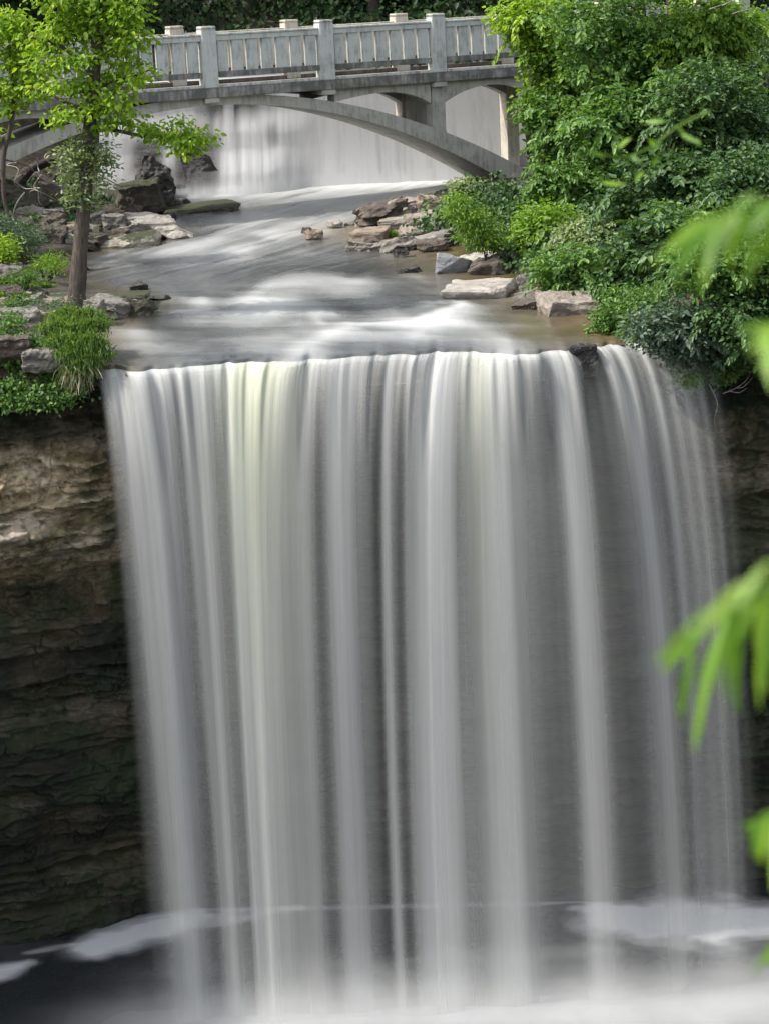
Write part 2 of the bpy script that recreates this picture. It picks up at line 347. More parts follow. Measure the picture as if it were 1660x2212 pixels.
# ------------------------------------------------------------------ river
xs = np.linspace(-7.5, 10.5, 460); ys = np.concatenate([np.linspace(33.93, 46, 430), np.linspace(46.04, 60, 240)])
XX, YY = np.meshgrid(xs, ys, indexing='ij')
foam = np.zeros_like(XX); bumpz = np.zeros_like(XX)
def wpt(x, y):
    z = -5.2
    for _ in range(5):
        P = AZ(x, y, z); z = float(wz(P[1]))
    return P[0], P[1]
WX = XX+.5*(fbm(XX*.7, YY*.35, 51)-.47); WY = YY+2.2*(fbm(XX*.8, YY*.3, 55)-.47)
def ridge(pts, amp, wu, wd, hz=.0):
    """white crest along a line; foam trails off downstream"""
    global foam, bumpz
    q = np.array([wpt(*p) for p in pts]); best = np.full(XX.shape, 1e9); sg = np.zeros(XX.shape)
    for (a, b) in zip(q[:-1], q[1:]):
        ab = b-a; L = (ab[0]**2+(ab[1]/3)**2)+1e-9
        t = np.clip(((WX-a[0])*ab[0]+(WY-a[1])*ab[1]/9)/L, 0, 1)
        dx = WX-a[0]-ab[0]*t; dy = WY-a[1]-ab[1]*t; d = np.hypot(dx, dy/3); k = d < best
        best = np.where(k, d, best); sg = np.where(k, dy, sg)
    tt_ = .5+.5*np.tanh(sg/.9); ww = wd*.62*(1-tt_)+wu*1.0*tt_; g = np.exp(-(best/ww)**1.5)
    foam += amp*g; bumpz += .4*hz*np.exp(-(best/(ww*1.3))**2)
ridge([(235, 712), (262, 706), (300, 716)], .75, .10, .35, .04)
ridge([(225, 735), (300, 745)], .3, .2, .5)
ridge([(355, 648), (400, 646), (440, 655)], .7, .08, .45, .04)
ridge([(570, 640), (600, 622), (660, 612), (720, 604), (770, 606)], .75, .10, .8, .06)
ridge([(470, 672), (560, 668), (640, 660)], .30, .25, .8)
ridge([(400, 770), (480, 735), (560, 735), (640, 712)], .14, .2, .6, .03)
ridge([(640, 742), (700, 722), (740, 702), (800, 696), (880, 695), (940, 690), (985, 672), (1000, 660)], .72, .10, .5, .07)
ridge([(940, 690), (1020, 705), (1090, 722)], .45, .10, .5, .04)
ridge([(925, 652), (975, 650), (1000, 665)], .55, .06, .3, .03)
ridge([(700, 690), (690, 675), (720, 668)], .35, .08, .25)
ridge([(760, 690), (830, 678), (900, 690)], .25, .2, .3)
ridge([(960, 395), (760, 470), (640, 490), (560, 520), (510, 555)], .42, .6, .7)
ridge([(790, 475), (700, 500), (560, 520)], .3, .3, .4)
ridge([(860, 400), (640, 440), (520, 490), (420, 530)], .40, .7, .7)
ridge([(450, 540), (600, 545), (700, 555)], .18, .3, .5)
ridge([(240, 545), (300, 540), (420, 545)], .2, .3, .4)
ridge([(880, 585), (900, 596)], .25, .1, .4)
ridge([(540, 470), (600, 455), (700, 440)], .28, .15, .3)
ridge([(200, 572), (270, 570)], .25, .1, .3)
foam += 1.1*sm(52.2, 55.6, YY+.8*(fbm(XX*.8, YY*.5, 61)-.5))
n1 = fbm(WX*1.1+.25*YY, WY*.55, 71, 3)-.43; n2 = fbm(XX*2.6+.8*n1*6, YY*1.0, 75, 2)-.37
n5 = fbm((WX-.5*(YY-40)*sm(40, 44, YY))*4.2, WY*.32+WX*.12, 89, 3)-.43; n5b = fbm(YY*1.9+.55*WX+1.2*fbm(XX*.5, YY*.4, 93, 2), WX*.45-YY*.2, 94, 3)-.43; k5 = sm(42.5, 40, YY); n5 = n5*(1-k5)+n5b*k5; n6 = fbm(WX*.5, WY*.9, 77, 3)-.43
foam = foam*.80*(1+.8*n1+1.1*n5)+.12*(1+3.0*n1+2.6*n5+1.5*n6)
foam = np.log1p(np.exp(12*foam))/12; foam = 1-np.exp(-1.35*foam**1.3)
calm = np.exp(-(((XX-wpt(700, 582)[0])/3.2)**2+((YY-wpt(700, 582)[1])/1.5)**2)); foam = foam*(1-.72*calm)
shore = np.minimum(XX-xl(YY), xr(YY)-XX)
foam *= .25+.75*sm(.0, 1.3, shore+.9*n1)
am = np.clip(sm(2.6, 0, xr(YY)-XX)*.9+sm(1.0, 0, XX-xl(YY))*.45+.25*n1, 0, 1)*sm(50, 47, YY)
am = am*(.6+1.2*n1+.4)
foam = foam*(1-.35*np.clip(am, 0, 1))
z = wz(YY)+bumpz+.05*n1+.02*n5
z = z-.9*np.clip(34.12-YY, 0, 1)**1.3
ki = YY < 34.25
V = np.stack([XX, YY+lipj(XX)*sm(35.2, 34.1, YY), z], -1).reshape(-1, 3)
tag(mesh('river', V, grid(len(xs), len(ys)), M['river'], smooth=True, attrs={'foam': np.clip(foam, 0, 1).ravel(), 'amber': np.clip(am, 0, 1).ravel()}), kind='structure')
# ------------------------------------------------------------------ pool
xs = np.linspace(-24, 24, 520); ys = np.concatenate([np.linspace(-10, 27, 40), np.linspace(27.1, 40, 330)]); XX, YY = np.meshgrid(xs, ys, indexing='ij')
n1 = fbm(XX*.8, YY*.8, 91, 4)-.47; n2 = fbm(XX*2.2+YY, YY*1.2-XX*.3, 95, 4)-.47
def ppt(x, y): P = AZ(x, y, POOL); return P[0], P[1]
foam = np.zeros_like(XX)
def patch(a, b, w, amp, soft=.35):
    global foam
    a = np.array(ppt(*a)); b = np.array(ppt(*b)); ab = b-a; t = np.clip(((XX-a[0])*ab[0]+(YY-a[1])*ab[1])/(ab@ab), 0, 1)
    d = np.hypot(XX-a[0]-ab[0]*t, YY-a[1]-ab[1]*t)/(w*(.35+.65*np.sin(math.pi*np.clip(t*.8+.15, 0, 1))))
    foam += amp*sm(1+soft, .7-soft, d+.9*n2+.5*n1)*(.55+.9*(fbm(XX*1.2+YY*.6, YY*7-XX*1.5, 97, 3)))
patch((190, 2050), (420, 1975), .5, 1.4, .8)
patch((300, 2010), (640, 1960), .35, .6)
patch((-60, 2120), (60, 2080), .3, .8, .6)
patch((60, 2060), (160, 2040), .12, .45, .8)
patch((1330, 1985), (1720, 1990), .9, 1.5, .6)
patch((1240, 1962), (1400, 1968), .25, .6, .5)
patch((430, 1966), (1300, 1950), .10, .45, .8)
foam += .38*sm(33.3, 32.0, YY+.9*n1+.4*n2)*sm(28, 30, YY)*sm(-6.6, -3.2, XX+1.0*n1)*sm(8.5, 6, XX)
foam = foam+.05*sm(.0, .4, n2+n1)
V = np.stack([XX, YY, POOL+.04*n1+.02*n2], -1).reshape(-1, 3)
tag(mesh('pool', V, grid(len(xs), len(ys)), M['pool'], smooth=True, attrs={'foam': np.clip(foam, 0, 1).ravel(), 'amber': np.zeros(foam.size)}), kind='structure')
# ------------------------------------------------------------------ lower waterfall: sheets following real trajectories
TP = np.array([216, 300, 500, 600, 740, 850, 960, 1060, 1190, 1320, 1450, 1575]); BP = np.array([322, 425, 560, 612, 775, 864, 957, 1108, 1288, 1470, 1590, 1680])
STR = [(226, 6, 10, .30, 1), (262, 14, 8, .50, .1), (298, 15, 22, .42, 1.5), (340, 12, 12, .35, .1), (385, 12, 16, .3, .1), (430, 12, 22, .35, 1.1), (505, 34, 12, .5, .5), (556, 44, 34, .85, 1.2), (640, 26, 30, .18, 1),
       (672, 14, 14, .2, .6), (742, 14, 20, .62, 1), (765, 6, 10, .14, .4), (800, 14, 10, .12, .3), (850, 7, 10, .60, .9), (900, 12, 16, .3, .1), (925, 7, 10, .2, .5), (958, 17, 36, .80, 1), (985, 16, 14, .12, 1), (1022, 26, 12, .25, .1), (1062, 18, 20, .80, 1.1), (1105, 20, 12, .14, .3),
       (1150, 20, 10, .18, .2), (1196, 15, 18, .58, .7), (1225, 9, 8, .15, .5), (1290, 16, 9, .16, .5), (1322, 12, 18, .55, .7), (1350, 10, 8, .22, .4), (1385, 8, 13, .32, .7), (1420, 5, 13, .18, .6), (1452, 5, 18, .22, .8), (1490, 5, 15, .2, .7), (1530, 5, 14, .15, .5)]
def falls(layer, seed):
    nu, nv = 760, 170
    px = np.linspace(214, 1565, nu); tt = np.linspace(0, 1, nv)**1.15*1.405; PX, TT = np.meshgrid(px, tt, indexing='ij')
    X0 = np.array([AZ(x, 780 if x < 700 else 765, -5.54)[0] for x in px])[:, None]
    X1 = np.array([AY(np.interp(x, TP, BP), 2140, 32.2)[0] for x in px])[:, None]
    yj = lipj(X0)
    vy = 1.25+.16*(vn(X0*1.3, X0*0, seed)-.5)+.015*(vn(X0*6, X0*0, seed+3)-.5)-.35*sm(1250, 1400, PX)+layer*.12
    f = TT/1.405; X = X0+(X1-X0)*(1-(1-f)**1.6)+.05*(fbm(X0*3, TT*1.2, seed+9)-.47)*f
    Y = YL-.02+yj*(1-.97*sm(0, .45, f))-vy*TT; Z = -5.575-.5*9.81*TT**2-layer*.01+.03*np.exp(-TT*20)
    base = np.interp(px, [214, 240, 420, 620, 700, 860, 1100, 1230, 1245, 1285, 1300, 1420, 1565], [.10, .34, .34, .40, .30, .20, .30, .28, .0, .0, .32, .24, .08])[:, None]
    base = base*np.interp(f, [0, .12, .4, 1], [2.0, 1.3, .72, .50])
    a = base.copy(); a[:] = base
    # the gap at the notch closes further down
    a = np.maximum(a, .16*sm(.12, .3, f)*sm(214, 250, PX)*sm(1500, 1350, PX))
    for (c, wt, wb, am_, ab_) in STR:
        wd = (wt+(wb-wt)*f)*(1.1+.25*f); g = np.exp(-((PX-c)/wd)**2)
        a += .9*am_*g*(1.1*(1-f)+.95*ab_*f)*(.9 if layer else 1)
    for (c, wd, g_) in [(372, 8, .35), (470, 10, .3), (700, 13, .4), (826, 15, .6), (884, 12, .6), (1002, 10, .4), (1152, 24, .45), (1250, 26, .4), (1350, 20, .25)]:
        a *= 1-g_*np.exp(-((PX-c)/(wd*(.7+.7*f)))**2)*sm(.0, .3, f)
    fine = (fbm(PX/9+seed, TT*.5, seed+13, 3)-.44)*sm(.5, 0, f)+(fbm(PX/20+seed, TT*.5, seed+23, 3)-.44)*sm(0, .5, f); coarse = fbm(PX/34+seed, TT*.35, seed+17, 2)-.37
    f3 = fbm(PX/3.5+seed+40, TT*.35+PX/90, seed+31, 2)-.37
    a = a*(1+(1.5*fine)*np.interp(f, [0, .3, 1], [1, .5, .16])+.9*f3*np.interp(f, [0, .35, 1], [1, .5, .14])+.6*coarse)
    a = a*sm(214, 224+50*f, PX)*(.55+.45*sm(214, 250+40*f, PX))*sm(1565, 1450, PX)
    a = a*(.36 if layer else .85)
    a = .93*(1-np.exp(-1.4*np.clip(a, 0, 5)))
    warm = np.clip((np.exp(-((PX-560)/90)**2)+.5*np.exp(-((PX-1035)/30)**2))*np.interp(f, [0, .35, .8], [1, .8, .12]), 0, 1)
    V = np.stack([X, Y, Z], -1).reshape(-1, 3); uv = np.stack([(PX-214)/100., TT], -1).reshape(-1, 2)
    return V, a.ravel(), warm.ravel(), uv, grid(nu, nv)
VV_, AA, WW, UV, FF = [], [], [], [], []; n0 = 0
for L in (0, 1):
    V, a, wm, uv, fc = falls(L, 101+L*40); VV_.append(V); AA.append(a); WW.append(wm); UV.append(uv+L*3.3); FF.append(fc+n0); n0 += len(V)
tag(mesh('waterfall', np.concatenate(VV_), np.concatenate(FF), M['fall'], smooth=True, attrs={'alpha': np.concatenate(AA), 'warm': np.concatenate(WW)}, uv=np.concatenate(UV)), kind='structure')
# spray over the plunge line
m, n, p = newmat('spray_mist'); n.nodes.remove(p)
vol = nd(n, 'ShaderNodeVolumePrincipled'); vol.inputs['Color'].default_value = (.985, .99, 1, 1); vol.inputs['Anisotropy'].default_value = .2
tc = nd(n, 'ShaderNodeTexCoord').outputs['Object']; sx = nd(n, 'ShaderNodeSeparateXYZ'); n.links.new(tc, sx.inputs[0])
gr = nd(n, 'ShaderNodeMapRange', interpolation_type='SMOOTHSTEP'); n.links.new(math_(n, 'ADD', sx.outputs[2], math_(n, 'MULTIPLY', noise(n, .8, 3, .5, tc), .9)), gr.inputs[0])
gr.inputs[1].default_value = 1.35; gr.inputs[2].default_value = .1; gr.inputs[3].default_value = 0; gr.inputs[4].default_value = 1.0
fx = nd(n, 'ShaderNodeMapRange', interpolation_type='SMOOTHSTEP'); n.links.new(math_(n, 'ABSOLUTE', math_(n, 'SUBTRACT', sx.outputs[0], 1.2)), fx.inputs[0]); fx.inputs[1].default_value = 6.6; fx.inputs[2].default_value = 4.2
n.links.new(math_(n, 'MULTIPLY', gr.outputs[0], fx.outputs[0]), vol.inputs['Density']); n.links.new(vol.outputs[0], n.nodes['Material Output'].inputs['Volume'])
b = MB(); b.box(-5.4, 7.8, -1.2, 1.2, .05, 1.6, .3); mo = b.done('mist', m); mo.location = (0, 32.0, POOL); tag(mo, 'white mist rising where the tall fall hits the pool', 'mist', kind='stuff')
# ------------------------------------------------------------------ upper falls and its ledge
nu, nv = 420, 120
px = np.linspace(225, 1130, nu); vv = np.linspace(0, 1, nv); PX, VV = np.meshgrid(px, vv, indexing='ij')
X0 = np.array([AY(x, 300, 56.3)[0] for x in px])[:, None]
# cascading left part steps outward
casc = 1-sm(560, 700, PX); nn = fbm(PX/60, VV*3, 141, 4)-.47
v1 = .30+.07*vn(PX/45, PX*0, 145); v2 = .62+.08*vn(PX/38, PX*0, 146)
prof = .15+1.3*VV**1.3+casc*(.40*sm(v1-.06, v1+.16, VV)+.40*sm(v2-.06, v2+.16, VV))
for (c, vc, r, am_) in [(425, .62, 52, .55), (520, .5, 40, .35), (580, .75, 50, .4), (330, .7, 30, .3)]:
    prof = prof+.35*am_*np.exp(-((PX-c)/r)**2)*sm(vc-.3, vc+.1, VV)
Y = 56.5-prof; Z = -2.32-(2.55)*VV; X = X0+VV*.06*np.sin(PX/40)
a = np.interp(px, [225, 260, 420, 470, 520, 600, 700, 1130], [.7, .92, .8, .74, .85, .95, .97, .99])[:, None]*np.ones_like(PX)
a *= 1-.95*sm(.55, .25, VV+.15*vn(PX/22, VV*0, 155))*np.exp(-((PX-512)/78)**4)*sm(.05, .42, vn(PX/13, VV*.5, 151)+.08)
a *= 1-.45*np.exp(-((PX-305)/22)**2)*sm(.35, .2, VV)
for (c, vc, rx, rv, am_) in [(325, .66, 40, .17, .97), (425, .68, 50, .26, .93), (470, .70, 12, .2, .4), (372, .84, 14, .12, .5), (590, .5, 16, .1, .3)]:
    a *= 1-am_*np.exp(-(((PX-c)/rx)**4+((VV-vc)/rv)**4))
a *= 1+1.0*casc*(fbm(PX/11+20, VV*.6, 165, 3)-.44)*sm(.25, .5, VV)
a *= 1+.5*(fbm(PX/14, VV*1.1, 161, 3)-.44)+.1*nn
a = np.clip(a+.25*sm(.85, 1, VV), 0, 1)
V = np.stack([X, Y, Z], -1).reshape(-1, 3)
tag(mesh('upper_waterfall', V, grid(nu, nv), M['fall_up'], smooth=True, attrs={'alpha': a.ravel(), 'warm': np.zeros(a.size)}, uv=np.stack([PX/100, VV], -1).reshape(-1, 2)), kind='structure')
nu, nv = 300, 70; u = np.linspace(-16, 16, nu); v = np.linspace(0, 1, nv); UU, VV = np.meshgrid(u, v, indexing='ij')
ZZ = -2.38-3.2*VV; off = -.10-1.0*VV*(UU < 0)+.5*(fbm(UU*.8, ZZ*2.4, 171, 5)-.47)*sm(0, .1, VV)+.35
tag(mesh('ledge', np.stack([UU, 56.75+off, ZZ], -1).reshape(-1, 3), grid(nu, nv), M['dark'], smooth=True), kind='structure')
xs = np.linspace(-9, 9, 60); ys = np.linspace(56.45, 75, 50); XX, YY = np.meshgrid(xs, ys, indexing='ij')
tag(mesh('upper_river', np.stack([XX, YY, -2.31+0*XX], -1).reshape(-1, 3), grid(60, 50), M['river'], smooth=True, attrs={'foam': np.clip(.5*fbm(XX, YY*.4, 5)+.6*sm(58, 56.5, YY), 0, 1).ravel(), 'amber': np.zeros(XX.size)}), kind='structure')
# ================================================================== BRIDGE
BR = empty('footbridge', (-3.291, 50.0, -4.9), .47087)
tag(BR, 'old grey concrete footbridge with open spandrel arch crossing in front of the upper waterfall', 'bridge')
B_ = 2.7616; W_ = 1.736; Z0 = 4.9       # local z = world z + 4.9
zb = lambda s: -2.58-.0425*s*s
zt = lambda s: zb(s)+.20+.0062*s*s
S = np.linspace(-7.6, 8.6, 90)
b = MB(); b.prism([(s, zb(s)+Z0) for s in S]+[(s, min(zt(s), -2.425)+Z0) for s in S[::-1]], -.02, W_+.02); b.done('arch', M['c_arch'], BR)
b = MB(); b.box(-9.5, 14.5, -.16, W_+.16, -2.42+Z0, -2.215+Z0, .012); b.done('deck', M['c_edge'], BR)
b = MB(); b.box(-9.5, 14.5, -.10, .14, -2.212+Z0, -2.15+Z0, .01); b.done('kerb', M['c_cap'], BR)
b = MB(); b.box(-9.5, 14.5, W_-.14, W_+.10, -2.212+Z0, -2.13+Z0, .01); b.done('kerb', M['c_rust'], BR)
posts = range(-3, 6)
SL = lambda s: (s/B_)
for k in posts:
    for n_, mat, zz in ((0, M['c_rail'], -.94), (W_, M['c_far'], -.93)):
        b = MB(); s = k*B_
        b.box(s-.165, s+.165, n_-.17, n_+.13, -2.212+Z0+(0.0), zz-.05+Z0, .015)
        po = b.done('post', mat, BR)
        b = MB(); b.box(s-.185, s+.185, n_-.19, n_+.15, zz-.05+Z0+.001, zz+.012+Z0, .03); b.done('cap', M['c_cap'] if n_ == 0 else M['c_far'], po)
    # bracket beneath the deck
    b = MB(); b.box(k*B_-.17, k*B_+.17, -.145, W_+.14, -2.53+Z0, -2.422+Z0, .01); b.done('bracket', M['c_arch'], BR)
for k in list(posts)[:-1]:
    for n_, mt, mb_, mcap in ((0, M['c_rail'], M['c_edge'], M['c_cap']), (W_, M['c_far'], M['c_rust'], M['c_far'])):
        s0 = k*B_+.166; s1 = (k+1)*B_-.166
        b = MB(); b.box(s0, s1, n_-.09, n_+.09, -1.235+Z0, -1.13+Z0, .006); tr = b.done('top_rail', mt, BR)
        b = MB(); b.box(s0, s1, n_-.115, n_+.115, -1.128+Z0, -1.085+Z0, .01); b.done('coping', mcap, tr)
        b = MB(); b.box(s0, s1, n_-.09, n_+.09, -2.0+Z0, -1.885+Z0, .008); b.done('bottom_rail', mb_, BR)
        pitch = (s1-s0)/7
        if -2 <= k <= 3:
            for j in range(7):
                b = MB(); c = s0+pitch*(j+.5); b.box(c-.119, c+.119, n_-.06, n_+.06, -1.884+Z0, -1.236+Z0, .006); b.done('baluster', mt, BR)
# spandrel walls with curved soffits + columns
def soffit(s0, s1, sag, lo):
    q = []
    for t in np.linspace(0, 1, 26):
        s = s0+(s1-s0)*t; q.append((s, -2.425-sag+(sag-.07)*math.sin(math.pi*t)**.62+Z0 if lo is None else lo(s, t)+Z0))
    return q
def spandrel(s0, s1, fl, fr_):
    """fl, fr_: height of the soffit at either end, apex just under the deck"""
    apex = -2.57; q = []
    for t in np.linspace(0, 1, 26):
        s = s0+(s1-s0)*t; e = fl+(fr_-fl)*t; q.append((s, apex-(apex-e)*abs(2*t-1)**2.1+Z0))
    for (na, nb) in ((-.015, .33), (W_-.33, W_+.015)):
        b = MB(); b.prism([(s0, -2.423+Z0)]+q+[(s1, -2.423+Z0)], na, nb); b.done('spandrel_wall', M['c_arch'], BR)
spandrel(B_+.18, 2*B_-.19, -2.70, -2.89)
spandrel(2*B_+.165, 3*B_-.165, -2.89, -2.89)
spandrel(3*B_+.165, 4*B_-.165, -2.89, -2.89)
spandrel(4*B_+.165, 5*B_-.165, -2.89, -2.89)
spandrel(-2*B_+.165, -B_-.18, -2.89, -2.80)
spandrel(-3*B_+.165, -2*B_-.165, -2.89, -2.89)
for k in (2, 3, 4, 5, -2, -3):
    s = k*B_; lowz = (zt(s)-.12 if abs(s) < 8 else -5.3)
    for na, nb in ((-.03, .30), (W_-.30, W_+.03)):
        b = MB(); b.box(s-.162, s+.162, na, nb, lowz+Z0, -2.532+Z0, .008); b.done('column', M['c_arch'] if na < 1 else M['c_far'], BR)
    if k != 3: b = MB(); b.box(s-.10, s+.10, .302, W_-.302, lowz+Z0, -2.532+Z0); b.done('cross_wall', M['c_arch'], BR)
# thickened pilaster band on the rib under the column
ss = np.linspace(2*B_-.16, 2*B_+.16, 5)
b = MB(); b.prism([(s, zb(s)-.012+Z0) for s in ss]+[(s, zt(s)+.02+Z0) for s in ss[::-1]], -.045, .25); b.done('pilaster', M['c_arch'], BR)
b = MB(); b.box(7.3, 9.6, -.25, W_+.25, -6.2+Z0, -4.62+Z0, .05); b.done('abutment', M['c_arch'], BR)
b = MB(); b.box(-9.4, -7.0, -.25, W_+.25, -6.0+Z0, -4.3+Z0, .05); b.done('abutment', M['c_arch'], BR)
# ================================================================== ROCKS
rr = random.Random(5)
def rock_mesh(w, d, h, seed, pts=16, strat=1.0, rough=1.0, slab=False):
    rg = np.random.default_rng(seed); b = bmesh.new()
    for i in range(pts):
        p = rg.uniform(-1, 1, 3); e = 2.0 if not slab else 4.0
        nrm = (abs(p)**e).sum()**(1/e); p = p/nrm*rg.uniform(.88, 1.0)
        b.verts.new((p[0]*w/2, p[1]*d/2, p[2]*h/2))
    if slab:
        for sx in (-1, 1):
            for sy in (-1, 1):
                for sz in (-1, 1):
                    b.verts.new((sx*w/2*rg.uniform(.72, .98), sy*d/2*rg.uniform(.7, .98), sz*h/2*rg.uniform(.75, .98)))
    r = bmesh.ops.convex_hull(b, input=b.verts[:]); bmesh.ops.delete(b, geom=[g for g in r['geom_interior'] if isinstance(g, bmesh.types.BMVert)], context='VERTS')
    bmesh.ops.triangulate(b, faces=b.faces[:])
    mx = max(w, d)
    for it in range(6):
        L = [e for e in b.edges if e.calc_length() > max(mx/22, .03)]
        if not L: break
        bmesh.ops.subdivide_edges(b, edges=L, cuts=1); bmesh.ops.triangulate(b, faces=b.faces[:])
        if len(b.verts) > 2600: break
    bmesh.ops.smooth_vert(b, verts=b.verts[:], factor=.15, use_axis_x=True, use_axis_y=True, use_axis_z=True)
    b.normal_update()
    P = np.array([v.co[:] for v in b.verts]); N = np.array([v.normal[:] for v in b.verts]); so_ = seed*1.37
    q = P/mx; k = 5
    dis = (vn3(q*k+so_, seed)-.5)*.16+(vn3(q*k*2.3+so_, seed+1)-.5)*.09+(vn3(q*k*5+so_, seed+2)-.5)*.045
    # bedding layers: horizontal steps on the sides
    zz = P[:, 2]/max(h, .02)+.3*(vn3(q*3+so_, seed+5)-.5); lay = (vn(zz*5.0*strat, zz*0, seed+7)-.5)*.12*(1-abs(N[:, 2]))
    P = P*np.array([1.12, 1.05, 1.2])+N*((dis*.8*rough+lay*strat)*min(mx, h*2.2))[:, None]
    for v, c in zip(b.verts, P): v.co = c
    me = bpy.data.meshes.new('rock'); b.to_mesh(me); b.free(); return me
RC = [0]
def rock(x0, y0, x1, y1, mat, label, slab=False, tilt=(0, 0), dk=.85, name='rock', cat='rock', sink=.35, rz=None, lift=0, seed=None, Yf=None, strat=1, group=None, rough=1):
    if slab and dk == .85: dk = 1.35
    RC[0] += 1; sd_ = seed or RC[0]*13+3
    P = G((x0+x1)/2, y1) if Yf is None else AY((x0+x1)/2, y1, Yf)
    Y = P[1]; sc = Y/FP; wd = (x1-x0)*sc; dy = (y1-y0)*sc
    d = max(wd*dk, .15); s_ = abs(P[2])/Y; h = max(.4*dy, dy-s_*d); d = min(d, max((dy*.6)/s_, .2))
    hh = h*(1+sink); me = rock_mesh(wd, d, hh, sd_, slab=slab, strat=strat, rough=rough)
    me.materials.append(M[mat]); o = bpy.data.objects.new(name, me); C.objects.link(o)
    o.location = (P[0], Y+d*.42, P[2]+h-hh/2+lift); o.rotation_euler = (math.radians(tilt[0]), math.radians(tilt[1]), math.radians(rz if rz is not None else rr.uniform(-12, 12)))
    tag(o, label, cat, group); return o
# left bank
rock(252, 388, 347, 450, 'mossy', 'large dark boulder with lichen-topped flat face at the foot of the left cascade', True, (0, -8))
rock(266, 433, 309, 469, 'brown', 'small rough brown rock right in front of the large dark boulder')
rock(345, 433, 507, 461, 'mossy', 'long low dark slab reaching out into the stream below the cascade', True, (0, -2), strat=2)
rock(379, 427, 414, 444, 'dark', 'small dark wet rock behind the long low slab')
rock(345, 408, 381, 442, 'dark', 'dark wet rock beside the foot of the big boulder')
rock(264, 462, 378, 507, 'pale', 'broad pale sunlit limestone rock on the left shore', True, (2, 4))
rock(324, 482, 424, 516, 'pale', 'pale pointed rock stretching right into the water beside the broad limestone', False, (0, 3))
rock(206, 496, 338, 535, 'palemoss', 'flat pale yellowish slab lowest of the sunlit trio on the left shore', True, (0, -4))
rock(221, 462, 266, 496, 'grey', 'grey block with a flat lit top left of the broad pale rock', True)
rock(250, 458, 286, 482, 'grey', 'small grey rock wedged behind the flat-topped grey block')
rock(196, 458, 229, 488, 'grey', 'pale grey angular rock just right of the leaning trunk', True, (0, -15))
rock(351, 456, 382, 472, 'dark', 'little dark rock in the water under the long low slab')
rock(240, 493, 278, 508, 'brown', 'thin dark flat stone between the grey block and the pale slab', True)
rock(195, 486, 222, 513, 'mossy', 'mossy brown stone touching the trunk on its right')
rock(82, 486, 142, 526, 'brown', 'reddish brown angular rock left of the trunk', True, (0, 6))
rock(100, 480, 164, 500, 'tan', 'flat tan rock top behind the reddish brown rock', True)
rock(133, 497, 166, 527, 'palemoss', 'greenish pale stone tucked against the trunk on its left')
rock(-30, 375, 100, 452, 'mossy', 'huge grey mossy boulder at the left edge below the arch')
rock(60, 395, 150, 455, 'brown', 'dark sloping boulder beside the huge mossy one')
rock(95, 450, 136, 478, 'grey', 'grey cube-like rock below the driftwood heap', True)
rock(28, 440, 96, 466, 'grey', 'low grey rock in front of the huge mossy boulder')
rock(20, 465, 90, 490, 'brown', 'low brown rock behind the left shrub')
rock(-15, 570, 44, 608, 'grey', 'grey flat-topped rock cut by the left edge, green bank around it', True)
rock(0, 566, 70, 582, 'pale', 'pale bleached flat slab at the left edge', True)
rock(73, 594, 109, 610, 'grey', 'small rounded grey stone lying in the shallow side pool')
rock(277, 605, 321, 628, 'dark', 'dark pointed rock poking out of calm water', False, (0, -14))
rock(188, 637, 292, 684, 'grey', 'grey weathered wedge of rock right of the trunk foot', True, (0, 8))
rock(255, 638, 336, 684, 'mossy', 'rounded rock covered in dark moss at the water edge', False, (0, 6))
rock(313, 632, 367, 652, 'dark', 'low dark wet rock tip beyond the mossy round rock')
rock(215, 628, 320, 646, 'mossy', 'long mossy shelf of rock behind the grey wedge', True)
rock(219, 662, 249, 694, 'grey', 'squared grey block under the grey wedge near the lip', True, strat=2)
rock(76, 628, 147, 650, 'palemoss', 'flat overhanging stone with a pale rim left of the trunk foot', True)
rock(-5, 613, 57, 645, 'brown', 'lumpy brown rock with crumbly top at the left edge')
rock(83, 642, 148, 668, 'tan', 'tan flat rock touching the left of the trunk foot', True)
rock(70, 667, 124, 706, 'tan', 'tan rock half hidden by the bright grass tuft', True)
rock(-10, 658, 78, 704, 'grey', 'big grey ledge block at the left edge above the cliff', True)
rock(185, 645, 224, 692, 'grey', 'upright grey rock between the trunk and the squared block', True)
rock(50, 752, 130, 792, 'grey', 'grey overhanging ledge rock on the brink left of the grass', True, Yf=33.9, dk=.6)
rock(-10, 725, 62, 760, 'brown', 'brown layered rock in the ivy at the left edge', True, Yf=33.95, dk=.6)
rock(205, 735, 236, 770, 'dark', 'small black rock at the left end of the waterfall lip', Yf=34.0)
# right bank
rock(785, 437, 878, 492, 'brown', 'long dark slab sloping down to the water on the right shore', True, (0, -14), strat=2)
rock(845, 428, 914, 466, 'pink', 'reddish brown slab leaning on the long dark slab', True, (0, -8))
rock(905, 421, 956, 466, 'tan', 'blocky tan boulder under the arch shrub', True, (0, 8))
rock(821, 458, 926, 489, 'pink', 'flat reddish slab with dark underside on the right shore', True, (0, -3))
rock(867, 465, 982, 512, 'pink', 'widest pinkish tan slab in the middle of the right rock pile', True, (10, -8))
rock(761, 489, 842, 519, 'tan', 'low pale tan slab touching the amber shallows', True, (0, -5))
rock(813, 508, 912, 545, 'grey', 'long grey pointed slab above the wet dark rock', False, (0, -16), strat=2)
rock(848, 524, 890, 558, 'dark', 'wet dark upright rock at the tip of the right pile')
rock(884, 497, 985, 534, 'grey', 'grey layered slab at the right of the right pile', True, (0, -10), strat=2)
rock(905, 515, 965, 545, 'brown', 'dark brown low rock at the waterline of the right pile', True)
rock(769, 458, 792, 486, 'mossy', 'small mossy stone at the left toe of the long dark slab')
rock(646, 488, 676, 506, 'brown', 'small brown stone of the pair standing midstream')
rock(655, 493, 699, 520, 'tan', 'small tan rock of the pair standing midstream')
